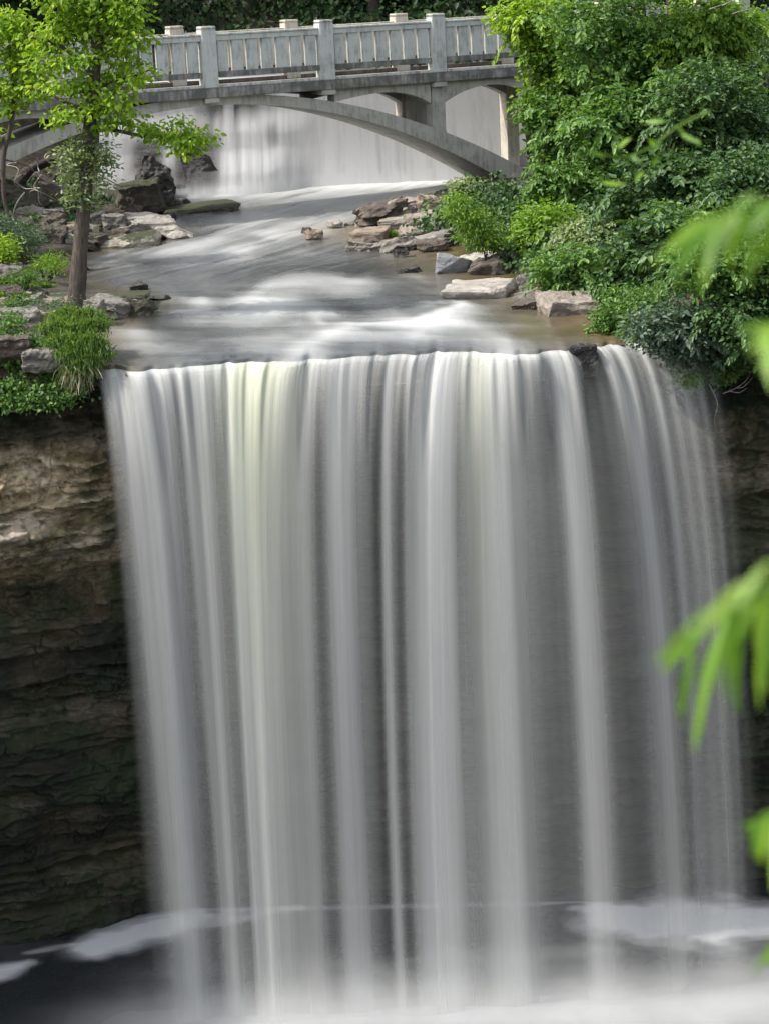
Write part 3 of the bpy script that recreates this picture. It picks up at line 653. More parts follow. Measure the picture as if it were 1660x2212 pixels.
rock(702, 471, 742, 496, 'pale', 'single white rounded rock midstream right of the pair')
rock(740, 478, 768, 492, 'grey', 'small low grey stone right of the white rounded rock')
rock(932, 538, 1022, 593, 'granite', 'large smooth angular grey boulder standing in water', False, (0, 10), strat=.2, seed=77, rough=.4)
rock(1004, 538, 1096, 576, 'pale', 'pale-topped slab leaning behind the thin sapling', True, (0, -14))
rock(1020, 553, 1096, 594, 'brown', 'dark tilted slab beneath the pale-topped slab', True, (0, -16))
rock(854, 572, 913, 592, 'dark', 'dark wet rock awash left of the smooth grey boulder')
rock(967, 598, 1114, 645, 'pale', 'big flat white-topped slab with dark sides in the shallows', True, (0, -2), strat=1.3)
rock(1111, 588, 1148, 631, 'grey', 'grey rounded rock with trickle beside the white-topped slab')
rock(1105, 622, 1212, 650, 'log', 'upper of two dark splintered layered slabs on the right shore', True, (0, -12), strat=3)
rock(1105, 642, 1180, 668, 'brown', 'lower of two dark splintered layered slabs on the right shore', True, (0, -8), strat=3)
rock(1174, 626, 1290, 680, 'pink', 'broad flat pinkish slab at the foot of the right thicket', True, (3, 3))
rock(913, 416, 940, 430, 'dark', 'small dark rock farthest back at the right of the plunge foam')
rock(1230, 742, 1292, 812, 'dark', 'black wet rock splitting the right end of the waterfall lip', True, Yf=33.72, sink=0, dk=.6)
rock(1318, 736, 1352, 752, 'brown', 'wet brown stone on the lip right of the black splitting rock', Yf=34.05)
rock(286, 328, 370, 402, 'dark', 'black overhanging rock in the left cascade of the upper fall', False, (0, 10), Yf=53.9)
rock(372, 322, 482, 424, 'dark', 'big rounded black rock veiled by the upper cascade', False, Yf=54.5, dk=.3, seed=91, rough=.5)
rock(335, 365, 385, 415, 'dark', 'black slanting rock between the two cascade boulders', False, (0, -30), Yf=53.9)
kind_rocks = [rock_mesh(.34, .3, .16, 900+i, slab=i % 2 == 0) for i in range(8)]
for i, me in enumerate(kind_rocks): me.materials.append(M[['grey', 'tan', 'brown', 'palemoss', 'brown', 'pale', 'dark', 'mossy'][i]])
zones = [((60, 440, 240, 530), 34, 'small angular stone strewn among the rocks of the left shore', 'small stones of the left shore'), ((5, 560, 150, 700), 26, 'small stone lying in the weeds by the trunk foot', 'small stones in the weeds by the trunk foot'), ((190, 470, 300, 520), 8, 'small stone between the sunlit pale slabs at left', 'small stones between the pale slabs'), ((770, 480, 960, 540), 16, 'small stone caught between the slabs of the right pile', 'small stones of the right pile')]
for (x0, y0, x1, y1), cnt, lb, gp in zones:
    for i in range(cnt):
        P = G(rr.uniform(x0, x1), rr.uniform(y0, y1)); o = bpy.data.objects.new('stone', rr.choice(kind_rocks)); C.objects.link(o)
        sc = rr.uniform(.5, 1.5); o.scale = (sc, sc, sc*rr.uniform(.7, 1.3)); o.location = (P[0], P[1], P[2]+.02); o.rotation_euler = (rr.uniform(-.3, .3), rr.uniform(-.3, .3), rr.uniform(0, 6)); tag(o, lb, 'stone', gp)
# drift logs
def log(pts, r0, mat, label, seed, name='log', cat='log'):
    P = [G(x, y)+np.array([0, 0, .0]) for x, y in pts]; Y = P[0][1]
    P = [AY(x, y, Y+i*.25) for i, (x, y) in enumerate(pts)]
    V, Q = tubes([(P, np.linspace(r0, r0*.55, len(P)))], 10, seed, .12); o = mesh(name, V, Q, M[mat], smooth=True); tag(o, label, cat); return o
log([(22, 428), (60, 372), (120, 345)], .16, 'darklog', 'thick dark drift log rising steeply at left under the arch', 1)
log([(150, 425), (110, 395), (62, 372)], .12, 'darklog', 'dark drift log crossing behind the leaning trunk', 2)
log([(155, 400), (120, 380), (75, 350)], .08, 'darklog', 'thin dark drift log on top of the driftwood heap', 3)
log([(160, 440), (118, 410), (85, 395)], .09, 'darklog', 'lowest dark log of the driftwood heap', 4)
log([(110, 398), (132, 362), (158, 345)], .06, 'darklog', 'short forked stick leaning on the driftwood heap', 7)
log([(190, 586), (228, 582), (266, 578)], .07, 'log', 'pale barkless log floating flat right of the trunk', 5)
log([(5, 538+20), (30, 572), (60, 585)], .05, 'log', 'pale fallen branch lying on the left bank', 6)
# ================================================================== FOLIAGE
def leafgeo(Pc, D, N, L, Wd, rg, droop=.25):
    n = len(Pc); D = D/(np.linalg.norm(D, axis=1, keepdims=True)+1e-9); S = np.cross(D, N); S /= np.linalg.norm(S, axis=1, keepdims=True)+1e-9; N = np.cross(S, D)
    L = L[:, None]; Wd = Wd[:, None]
    def pt(a, b, c): return Pc+D*L*a+S*Wd*b+N*L*c
    V = np.stack([pt(0, 0, 0), pt(.32, -.5, .10), pt(.72, -.36, .02-droop*.4), pt(1, 0, -droop), pt(.72, .36, .02-droop*.4), pt(.32, .5, .10)], 1).reshape(-1, 3)
    i = np.arange(n)[:, None]*6; Q = np.concatenate([i+np.array([0, 1, 2, 3]), i+np.array([0, 3, 4, 5])]); t = np.repeat(rg.uniform(0, 1, n), 6)
    return V, Q, t
def foliage(blobs, twigs, per, L, seed, droop=.3, wr=.55, spread=.14, updir=.6, shell=.5, hang=0.0):
    """leaves gathered in sprays spread through irregular blobs; blobs: (centre, radii, weight)"""
    rg = np.random.default_rng(seed); wts = np.array([b_[2] for b_ in blobs], float); wts /= wts.sum(); VV_, QQ, TT = [], [], []; PC, DD, NN, BT = [], [], [], []
    for (c, r, _), wt in zip(blobs, wts):
        nt_ = max(3, int(twigs*wt)); d = rg.normal(size=(nt_, 3)); d /= np.linalg.norm(d, axis=1, keepdims=True)
        rad = shell+(1.08-shell)*rg.uniform(0, 1, nt_)**.6; lump = .75+.5*vn3(d*1.8+seed, seed+3)
        tp = np.array(c)+d*np.array(r)*(rad*lump)[:, None]
        k = per; T = np.repeat(tp, k, 0); dd = np.repeat(d, k, 0); n_ = len(T)
        bt = np.repeat(rg.uniform(0, 1, nt_), k)
        o = rg.normal(size=(n_, 3))*spread*np.array([1, 1, .45]); PC.append(T+o); ld = rg.normal(size=(n_, 3))*.8+dd*.6+o/spread*.5; ld[:, 2] = ld[:, 2]*.5-hang; DD.append(ld)
        nn = rg.normal(size=(n_, 3))*.45+np.array([0, 0, updir])+dd*.35; NN.append(nn); BT.append(bt)
    PC = np.concatenate(PC); DD = np.concatenate(DD); NN = np.concatenate(NN); BT = np.concatenate(BT); n_ = len(PC); l = L*rg.uniform(.6, 1.25, n_)
    V, Q, t = leafgeo(PC, DD, NN, l, l*wr, rg, droop); return V, Q, np.clip(.55*t+.5*np.repeat(BT, 6), 0, 1)
def px_blob(x, y, rx, ry, Y, dY=None, wt=None):
    c = AY(x, y, Y); s = Y/FP; r = (rx*s, (dY if dY else (rx+ry)/2*s), ry*s); return (c, r, wt if wt else rx*ry)
def plant(name, label, cat, blobs, twigs, per, L, mat, seed, stems=None, base=None, group=None, bark_='bark_dark', stemname='trunk', leafname='crown', **k):
    c0 = np.mean([b_[0] for b_ in blobs], 0); b0 = np.array(base) if base is not None else np.array([c0[0], c0[1], min(b_[0][2]-b_[1][2] for b_ in blobs)])
    root = empty(name, tuple(b0)); tag(root, label, cat, group)
    spr = k.pop('sprigs', 0); V, Q, t = foliage(blobs, twigs, per, L, seed, **k)
    if spr:
        rg = np.random.default_rng(seed+500); PC, DD, NN, br = [], [], [], []
        for i in range(spr):
            c, r_, _ = blobs[rg.integers(len(blobs))]; d = np.array([rg.normal(), -abs(rg.normal())*.8-.1, rg.uniform(-.3, .9)]); d /= np.linalg.norm(d); ln = np.mean(r_)*rg.uniform(1.1, 1.8)
            st = np.array(c)+d*np.mean(r_)*.3; dr = rg.uniform(.25, .7); pts = [st+d*ln*f+np.array([0, 0, -ln*dr*f*f]) for f in np.linspace(0, 1, 7)]; br.append((pts, np.linspace(.011, .003, 7)))
            for f in np.linspace(.3, 1, 13):
                q0 = st+d*ln*f+np.array([0, 0, -ln*dr*f*f]); tg = d+np.array([0, 0, -2*dr*f]); sd_ = np.cross(tg, [0, 0, 1.]); sd_ /= np.linalg.norm(sd_)+1e-6
                for sg in (-1, 1): PC.append(q0+rg.normal(size=3)*.012); DD.append(tg*.8+sd_*sg*rg.uniform(.5, 1.1)+rg.normal(size=3)*.15+np.array([0, 0, -.2])); NN.append(np.array([0, -.25, 1.])+rg.normal(size=3)*.3)
        PC = np.array(PC); l = L*rg.uniform(.8, 1.45, len(PC)); V2, Q2, t2_ = leafgeo(PC, np.array(DD), np.array(NN), l, l*k.get('wr', .55), rg, .3)
        Q = np.concatenate([Q, Q2+len(V)]); V = np.concatenate([V, V2]); t = np.concatenate([t, np.clip(t2_*.6+.4, 0, 1)])
        V3, Q3 = tubes(br, 4, seed); mesh('branches', V3-b0, Q3, M['bark_dark'], root)
    mesh(leafname, V-b0, Q, M[mat], root, attrs={'tint': t})
    if stems is None:
        rg = random.Random(seed); stems = []
        for b_ in blobs[:6]:
            e = np.array(b_[0]); m_ = (b0+e)/2+np.array([rg.uniform(-.1, .1), rg.uniform(-.1, .1), 0]); stems.append(([b0, m_, e], [.035, .025, .01]))
    V, Q = tubes(stems, 8, seed); mesh(stemname, V-b0, Q, M[bark_], root, smooth=True)
    return root
# --- left tree with the leaning trunk
tb = G(164, 668); YT = tb[1]
def T(x, y, dy=0): return AY(x, y, YT+dy)
tr_ = [([tb-np.array([0, 0, .25]), T(166, 650), T(172, 560), T(180, 460), T(187, 370), T(192, 290), T(203, 200), T(212, 110), T(220, 20), T(224, -120)], [.19, .165, .135, .125, .12, .115, .085, .07, .06, .04]),
       ([T(190, 285), T(235, 280), T(300, 292), T(350, 296), T(420, 300, -.2)], [.05, .035, .028, .02, .01]),
       ([T(203, 200), T(240, 175), T(290, 165), T(325, 150)], [.045, .03, .02, .01]),
       ([T(206, 170), T(160, 120), T(110, 90), T(60, 80)], [.045, .035, .025, .012]),
       ([T(212, 110), T(250, 60), T(285, 30)], [.04, .03, .015]), ([T(212, 120), T(180, 50), T(150, 0)], [.04, .03, .015]),
       ([T(197, 240), T(150, 225), T(100, 200), T(50, 190)], [.04, .03, .02, .01]),
       ([T(187, 390), T(225, 385), T(262, 402), T(300, 398)], [.012, .009, .006, .003])]
bl = [px_blob(x, y, rx, ry, YT+dy) for x, y, rx, ry, dy in [
    (215, 40, 60, 38, 0), (275, 28, 38, 26, -.3), (288, 88, 30, 26, -.3), (235, 100, 50, 24, .2), (150, 60, 50, 30, .2), (95, 85, 45, 24, 0), (170, 130, 42, 18, -.2), (112, 138, 40, 18, .3),
    (285, 140, 34, 14, -.1), (302, 168, 30, 10, -.3), (240, 165, 40, 16, .3), (255, 205, 28, 18, -.2), (195, 190, 36, 18, 0), (145, 185, 40, 14, -.1), (90, 190, 34, 14, .2), (215, 235, 42, 14, .1), (165, 245, 50, 14, -.2),
    (265, 240, 32, 12, -.2), (110, 255, 22, 10, 0), (225, 268, 50, 12, 0), (290, 275, 26, 10, 0), (325, 285, 26, 12, 0), (365, 290, 26, 14, -.1), (410, 295, 40, 22, -.2), (395, 265, 30, 8, -.2), (430, 300, 24, 12, -.2), (405, 322, 30, 10, -.2),
    (260, -30, 90, 40, 0), (150, -20, 80, 40, 0)]]
plant('tree', 'tree with brown trunk and bright yellow-green leaves on the left bank before the bridge', 'tree', bl, 720, 11, .10, 'leaf_bright', 11, tr_, tb, bark_='bark', spread=.12, droop=.35, wr=.6, hang=.35, shell=.25)
# ivy up the trunk
bl = [px_blob(x, y, rx, ry, YT-.05) for x, y, rx, ry in [(165, 320, 32, 25), (205, 330, 34, 26), (160, 375, 26, 24), (150, 345, 22, 20), (225, 345, 22, 22), (215, 375, 18, 22), (170, 410, 22, 22), (158, 440, 18, 18), (195, 440, 14, 12), (215, 400, 14, 14)]]
plant('climbing_vine', 'vine with small pale green leaves wrapped round the middle of the leaning trunk', 'vine', bl, 190, 9, .075, 'leaf_pale', 12, [([T(170, 560), T(172, 450), T(180, 350), T(190, 300)], [.012, .012, .01, .006])], T(165, 560), stemname='stem', leafname='leaves', spread=.1, shell=.2)
# --- thin tree left edge
t2 = G(14, 560); Y2 = t2[1]
def T2(x, y, dy=0): return AY(x, y, Y2+dy)
bl = [px_blob(x, y, rx, ry, Y2) for x, y, rx, ry in [(20, 130, 50, 22), (60, 160, 42, 18), (15, 185, 50, 18), (50, 205, 40, 14), (10, 60, 50, 40), (55, 110, 40, 20), (20, 235, 26, 10), (0, 285, 12, 10)]]
plant('tree', 'thin crooked tree with yellow-green leaves at the left edge', 'tree', bl, 200, 12, .125, 'leaf_bright', 13, [([t2-np.array([0, 0, .1]), T2(22, 480), T2(10, 430), T2(8, 340), T2(22, 280), T2(30, 220), T2(25, 150), T2(20, 60)], [.05, .045, .045, .05, .045, .04, .03, .015]), ([T2(10, 345), T2(40, 352), T2(70, 365), T2(90, 400), T2(80, 450)], [.02, .015, .012, .01, .006])], t2, bark_='bark', spread=.12, hang=.3, shell=.25)
# tangle of bleached twigs, left edge
q = []
rg = random.Random(8)
for i in range(12):
    x, y = rg.uniform(25, 150), rg.uniform(330, 420); P = [AY(x, y, YT+1.5)]
    for k in range(4): x += rg.uniform(-22, 30); y += rg.uniform(-4, 30); P.append(AY(x, y, YT+1.5+rg.uniform(-.3, .3)))
    q.append((P, [.012, .01, .008, .006, .003]))
V, Q = tubes(q, 6, 3); tag(mesh('dead_branch', V, Q, M['twig'], smooth=True), 'tangle of bare bleached twigs hanging over the driftwood at left', 'branch')
# --- right mass
def shrub(label, cx, cy, rx, ry, Y, mat, tw, L, seed, name='shrub', cat='shrub', nb=7, **k):
    rg = random.Random(seed); bl = []
    if name == 'shrub' and Y > 34.6 and cy > 300: Y = min(Y, G(cx, cy+.55*ry)[1]-.25)
    for i in range(nb):
        a = rg.uniform(0, 6.28)+i*2.4; q_ = rg.uniform(.1, .75); f = rg.uniform(.42, .62)
        bl.append(px_blob(cx+math.cos(a)*q_*rx, cy+math.sin(a)*q_*ry, rx*f, ry*f, Y+rg.uniform(-.35, .35)))
    k.setdefault('spread', .10); k.setdefault('shell', .35); k.setdefault('sprigs', 26 if rx > 65 else (8 if rx > 40 else 0))
    c = AY(cx, cy+ry, Y+.3); g = float(surf(c[0], max(c[1], 34.3))); base = np.array([c[0], max(c[1], 34.3), min(g, c[2]+.5)])
    return plant(name, label, cat, bl, tw, 11, L, mat, seed, base=base, stemname='stem', leafname='leaves', **k)
shrub('bright lime-green crown reaching in front of the bridge railing at its right end', 1152, 60, 85, 75, 46, 'leaf_bright', 420, .11, 21, 'tree', 'tree', 9, bark_='bark')
shrub('green tree hanging down beside the right end of the bridge deck', 1220, 160, 85, 90, 46, 'leaf_fresh', 460, .11, 22, 'tree', 'tree', 10)
shrub('leafy bush hiding the arch springing at right', 1205, 300, 68, 90, 45, 'leaf_mid', 420, .10, 23)
shrub('tall green tree behind the two dark stems at upper right', 1330, 90, 130, 110, 44, 'leaf_mid', 620, .11, 24, 'tree', 'tree', 10)
shrub('yellow-green drooping crown at the top right corner', 1540, 60, 140, 90, 44, 'leaf_fresh', 620, .11, 25, 'tree', 'tree', 10, hang=.4)
shrub('dense green bush between the upper trees and the near twig', 1360, 250, 120, 90, 43, 'leaf_mid', 400, .13, 26)
shrub('dark green thicket at the right edge under the drooping crown', 1560, 260, 140, 130, 41, 'leaf_dark', 620, .11, 27)
shrub('green bush right of the arch foot and above the pale flowering shrub', 1250, 400, 100, 90, 43.5, 'leaf_mid', 520, .10, 28)
shrub('dark bush in the centre of the right thicket', 1420, 410, 130, 110, 41.5, 'leaf_dark', 440, .13, 29)
shrub('shaded dark bush at the right edge mid height', 1600, 440, 110, 120, 39.5, 'leaf_dark', 480, .11, 30)
shrub('light green bush overhanging the water right of the sapling', 1170, 505, 65, 80, 42.0, 'leaf_fresh', 520, .085, 31)
shrub('pale whitish-green shrub halfway up the right bank', 1285, 520, 75, 55, 40.5, 'leaf_pale', 330, .085, 32)
shrub('green bush above the broad pinkish slab', 1250, 590, 95, 60, 40.0, 'leaf_mid', 420, .085, 33)
shrub('blue-green broadleaf bush in the middle of the right bank', 1420, 560, 110, 85, 38.5, 'leaf_dark', 360, .14, 34)
shrub('dark green bush at the right edge above the bare twigs', 1580, 590, 120, 100, 37.0, 'leaf_mid', 520, .095, 35)
shrub('grey-green bush just upstream of the right end of the lip', 1360, 680, 75, 60, 37.0, 'leaf_mid', 420, .07, 36)
shrub('leafy bush trailing over the right end of the waterfall lip', 1470, 700, 90, 80, 35.4, 'leaf_grey', 460, .085, 37)
shrub('green bush above the overhang at the right edge', 1610, 720, 95, 80, 34.9, 'leaf_dark', 430, .085, 38)
shrub('spray of leaves hanging lowest over the right overhang', 1540, 795, 60, 32, 34.3, 'leaf_mid', 130, .075, 39, nb=5)
shrub('bush filling the gap between the hanging tree and the arch springing', 1192, 250, 58, 80, 45.4, 'leaf_mid', 380, .10, 71)
shrub('bush beneath the drooping crown of the top right corner', 1530, 190, 110, 70, 42.5, 'leaf_mid', 420, .10, 72)
shrub('deep shaded bush behind the broadleaf bush', 1500, 500, 100, 110, 40.0, 'leaf_mid', 420, .10, 41)
shrub('small clump of leaves hanging at the right end of the lip', 1480, 800, 30, 32, 34.2, 'leaf_mid', 60, .07, 42, nb=3)
# dark stems at upper right
for i, (pts, r_, lb) in enumerate([([(1405, 160), (1385, 80), (1375, 0), (1370, -60)], .17, 'dark trunk left of the pair in the upper right thicket'), ([(1478, 165), (1462, 90), (1452, 0), (1450, -60)], .16, 'dark trunk right of the pair in the upper right thicket')]):
    P = [AY(x, y, 45.0) for x, y in pts]; P = [P[0]+np.array([0, .2, -2.5])]+P
    root = empty('tree', tuple(P[0])); tag(root, lb, 'tree'); V, Q = tubes([(P, [r_*1.1, r_, r_*.9, r_*.8, r_*.6])], 10, i); mesh('trunk', V-P[0], Q, M['bark_dark'], root, smooth=True)
    V, Q, t = foliage([px_blob(pts[-1][0], -60, 110, 50, 43.2)], 90, 11, .11, 60+i); mesh('crown', V-P[0], Q, M['leaf_mid'], root, attrs={'tint': t})
# sapling and shrubs by the arch foot
sb = G(1050, 590)
plant('sapling', 'thin yellow-green sapling rising from the rocks below the arch', 'sapling', [px_blob(x, y, rx, ry, sb[1]+.2) for x, y, rx, ry in [(1000, 455, 36, 26), (985, 435, 24, 18), (1025, 480, 36, 26), (1050, 505, 36, 24), (1012, 505, 26, 16), (1040, 525, 34, 12), (1065, 520, 20, 14)]], 300, 10, .075, 'leaf_fresh', 51, [([sb, AY(1045, 545, sb[1]), AY(1030, 500, sb[1]+.1), AY(1005, 450, sb[1]+.2)], [.02, .016, .012, .006]), ([AY(1048, 560, sb[1]), AY(1055, 520, sb[1]+.1), AY(1060, 500, sb[1]+.1)], [.012, .01, .005])], sb, stemname='stem', leafname='leaves', wr=.35, hang=.5, spread=.09)
shrub('grey-green shrub growing against the underside of the arch foot', 1010, 408, 45, 26, 55.2, 'leaf_pale', 190, .085, 52)
shrub('dark shrub in the shade beneath the arch foot', 1048, 465, 44, 32, 49.4, 'leaf_dark', 200, .085, 53)
shrub('green shrub beneath the bridge beside the springing block', 1130, 480, 36, 48, 46.5, 'leaf_dark', 200, .085, 54)
shrub('light feathery shrub at the left edge above the side pool', 30, 500, 62, 55, 42.5, 'leaf_grey', 260, .07, 55, wr=.35)
shrub('small bright bush on the left bank beside the side pool', 100, 565, 34, 24, 40.0, 'leaf_fresh', 90, .06, 56, nb=4, wr=.25, updir=.2)
shrub('bright plant at the left edge below the feathery shrub', 8, 545, 20, 40, 40.5, 'leaf_bright', 90, .07, 57, nb=4)
shrub('low bright weeds at the left bank beneath the small bush', 60, 600, 46, 14, 38.8, 'leaf_mid', 50, .06, 58, nb=4, wr=.22, updir=.1)
shrub('low weeds between the brown rocks at the left edge', 110, 655, 60, 12, 36.8, 'leaf_grey', 45, .05, 59, nb=4, wr=.3, updir=.1)
shrub('low weeds in front of the lumpy brown rock', 40, 655, 45, 16, 36.6, 'leaf_mid', 45, .06, 63, nb=4, wr=.25, updir=.1)
shrub('mass of broad leaves under the bridge end at the right', 1205, 425, 52, 58, 46.5, 'leaf_mid', 260, .1, 64)
# grass
def blades(name, spots, n_, L, mat, seed, label, lean=(0, -.35, 0), droop=1.0, kind='stuff', cat='grass', wd=.008):
    rg = np.random.default_rng(seed); V = []; Q = []; tt = []
    for i in range(n_):
        c, r = spots[rg.integers(len(spots))]; b0 = np.array(c)+rg.normal(size=3)*np.array(r)*.5
        d = np.array([rg.normal()*.35, rg.normal()*.35, 1.0])+np.array(lean)*rg.uniform(.5, 1.3); d /= np.linalg.norm(d); l = L*rg.uniform(.5, 1.2); sd_ = np.cross(d, rg.normal(size=3)); sd_ /= np.linalg.norm(sd_); k0 = len(V); tn = rg.uniform(0, 1); dr = droop*rg.uniform(.4, 1.3)
        for k in range(5):
            f = k/4; p = b0+d*l*f*(1-.25*f*dr)+np.array([0, -.1*f, -.65*l*dr*f*f]); w_ = wd*(1-f**1.5)+.001; V += [p-sd_*w_, p+sd_*w_]; tt += [tn, tn]
        for k in range(4): a = k0+2*k; Q.append((a, a+1, a+3, a+2))
    o = mesh(name, V, Q, M[mat], attrs={'tint': tt}); tag(o, label, cat, kind=kind); return o
gs = [(AY(x, y, Yg), (.22, .12, .08)) for x, y, Yg in [(150, 690, 34.9), (185, 690, 34.8), (200, 710, 34.5), (165, 720, 34.4), (125, 715, 34.5), (140, 745, 34.2), (190, 745, 34.1), (205, 770, 34.0), (185, 785, 33.95), (160, 770, 34.0), (175, 800, 33.95)]]
blades('grass', gs, 9500, .38, 'grass', 3, 'bright green grass tuft spilling over the brink at the foot of the trunk')
gs = [(AY(x, y, 33.85), (.10, .06, .05)) for x, y in [(160, 800), (180, 800), (195, 790), (150, 790)]]
blades('dry_grass', gs, 110, .30, 'straw', 4, 'pale dry grass hanging below the green tuft', (0, -.5, -1.6), .8)
gs = [(G(x, y), (.10, .10, .03)) for x, y in [(850, 512), (842, 508)]]
blades('grass', gs, 220, .22, 'grass', 5, 'small green grass tuft growing between the slabs of the right pile', (0, 0, 0), .5, kind=None)
gs = [(G(x, y), (.2, .2, .05)) for x, y in [(20, 640), (90, 620), (60, 680), (30, 700), (110, 690), (10, 610), (110, 575), (40, 590), (65, 560)]]
blades('weeds', gs, 2200, .15, 'grass', 6, 'fresh green weeds scattered over the left bank rocks', (0, -.2, 0), .7, wd=.016)
# ivy / ground cover
def cover(name, label, spots, n_, L, mat, seed, droop=.3):
    rg = np.random.default_rng(seed); P = []; 
    for i in range(n_):
        c, r = spots[rg.integers(len(spots))]; P.append(np.array(c)+rg.normal(size=3)*np.array(r)*.5)
    P = np.array(P); D = rg.normal(size=P.shape)*.7+np.array([0, -.5, -.4]); N = rg.normal(size=P.shape)*.4+np.array([0, -.5, .8]); l = L*rg.uniform(.6, 1.3, len(P))
    V, Q, t = leafgeo(P, D, N, l, l*.75, rg, droop); o = mesh(name, V, Q, M[mat], attrs={'tint': t}); tag(o, label, 'ground cover', kind='stuff')
cs = [(AY(x, y, 33.9+(860-y)*.004), (.26, .16, .14)) for x, y in [(10, 720), (50, 730), (90, 735), (30, 780), (70, 800), (110, 810), (150, 815), (0, 830), (40, 835), (85, 840), (125, 835), (10, 860), (30, 872), (75, 868), (105, 862), (140, 858), (160, 845), (55, 855), (195, 760), (140, 790), (60, 760), (20, 690), (190, 800)]]
cover('ivy', 'dark ivy and creeper draped over the top of the left cliff', cs, 4200, .06, 'leaf_mid', 7)
rgx = np.random.default_rng(12); cs = []
for i in range(900):
    X = rgx.uniform(1.0, 11)**1; Y = rgx.uniform(34.2, 56)
    if X > xr(Y)+.35 and (Y < 46 or X > 3.6+(Y-46)*.12): cs.append((np.array([X, Y, ground(X, Y)+.12]), (.5, .5, .28)))
for i in range(120):
    X = rgx.uniform(-13, -4); Y = rgx.uniform(40, 56)
    if X < xl(Y)-1.6: cs.append((np.array([X, Y, ground(X, Y)+.04]), (.35, .35, .1)))
cover('undergrowth', 'low green undergrowth covering the steep bank soil', cs, 120000, .095, 'leaf_dark', 13)  # darker leaf colour stands in for deep shadow gaps between the shrubs
cs = [(np.array([X, 33.95, float(ground(X, 34.05))-rgx.uniform(-.1, .5)]), (.4, .16, .3)) for X in rgx.uniform(5.2, 13, 90)]
cover('creeper', 'dark creeper hanging over the edge of the right cliff', cs, 9000, .085, 'leaf_dark', 15)
cs = [(np.array([rgx.uniform(-15, 15), rgx.uniform(59, 80), 0.]), (1.2, 1.2, .8)) for i in range(300)]
cs = [(np.array([c[0], c[1], float(ground(c[0], c[1]))+.4]), r) for c, r in cs]
cover('forest_undergrowth', 'dark leafy undergrowth beyond the bridge', cs, 45000, .17, 'leaf_forest', 14)
# hanging roots and bare twigs at the right overhang
def twigs(name, label, lines, r, mat, Y, seed=1, cat='branch'):
    q = [([AY(x, y, Y+.05*i) for i, (x, y) in enumerate(l)], np.linspace(r, r*.3, len(l))) for l in lines]
    V, Q = tubes(q, 6, seed); tag(mesh(name, V, Q, M[mat], smooth=True), label, cat)
twigs('dead_branch', 'bare pale curling twigs in front of the leaves above the right overhang', [[(1505, 705), (1530, 712), (1560, 716), (1575, 700)], [(1560, 700), (1555, 690), (1548, 676)], [(1575, 700), (1585, 690), (1598, 710), (1600, 735)], [(1530, 690), (1540, 705), (1556, 708), (1570, 695)]], .012, 'twig', 34.0)
twigs('hanging_root', 'thin pale root dangling down beside the right end of the waterfall', [[(1530, 830), (1548, 870), (1542, 905), (1546, 930), (1556, 936)]], .009, 'twig', 33.7, 2, 'root')
twigs('dead_branch', 'bare forked twigs hanging beneath the right overhang', [[(1560, 850), (1585, 840), (1610, 822), (1620, 800)], [(1590, 838), (1605, 835), (1625, 815)], [(1575, 845), (1595, 848), (1612, 838)]], .009, 'twig', 33.7, 3)
twigs('dead_branch', 'pale bare twigs sticking out at the top right corner', [[(1530, 20), (1560, 10), (1600, -5)], [(1560, 12), (1580, 0), (1590, -15)], [(1580, 30), (1620, 20), (1660, 25)]], .010, 'twig', 38.5, 4)
# ------------------------------------------------------------------ forest beyond the bridge
def forest_tree(X, Y, Hh, Wd, seed):
    rg = np.random.default_rng(seed); z0 = float(ground(X, Y)); bl = []
    for i in range(9):
        f = rg.uniform(.12, 1); a = rg.uniform(0, 6.28); rr_ = Wd*(.55 if f < .85 else .3); bl.append((np.array([X+math.cos(a)*rr_, Y+math.sin(a)*rr_, z0+Hh*f]), (Wd*.55, Wd*.55, Hh*.16), 1))
    return bl, np.array([X, Y, z0])
spots = [(-13.5, 66, 9, 3.2), (-10, 62, 7, 2.4), (-6.8, 66, 10, 3), (-3.2, 69, 10, 3), (0.4, 66, 9, 2.8), (3.6, 69, 10, 3), (6.5, 65, 9, 2.8), (9.6, 62, 9, 2.8), (-8.5, 73, 12, 3.5), (-1.5, 76, 12, 3.5), (5.5, 76, 12, 3.5), (12.5, 68, 10, 3.2), (-15, 75, 12, 3.6)]
lbs = ['dark forest tree far left beyond the bridge', 'dark bushy tree behind the left tree crown', 'dark tree beyond the bridge just left of the first lit post', 'dark tree beyond the bridge between the first and second posts', 'dark tree beyond the bridge near the middle post', 'dark tree beyond the bridge left of the third post', 'dark tree beyond the bridge behind its right railing', 'dark tree behind the lime-green crown at right', 'taller dark tree in the second row at left', 'taller dark tree in the second row at centre', 'taller dark tree in the second row at right', 'dark tree hidden mostly behind the right thicket', 'tall dark tree farthest left in the second row']
for i, ((X, Y, Hh, Wd), lb) in enumerate(zip(spots, lbs)):
    bl, b0 = forest_tree(X, Y, Hh, Wd, 200+i)
    plant('tree', lb, 'tree', bl, 620, 9, .24, 'leaf_forest' if i % 3 else 'leaf_dark', 200+i, [([b0, b0+np.array([.1, 0, Hh*.5]), b0+np.array([0, 0, Hh*.95])], [.22, .16, .05])], b0, group='dark trees beyond the bridge', spread=.42, shell=.3)
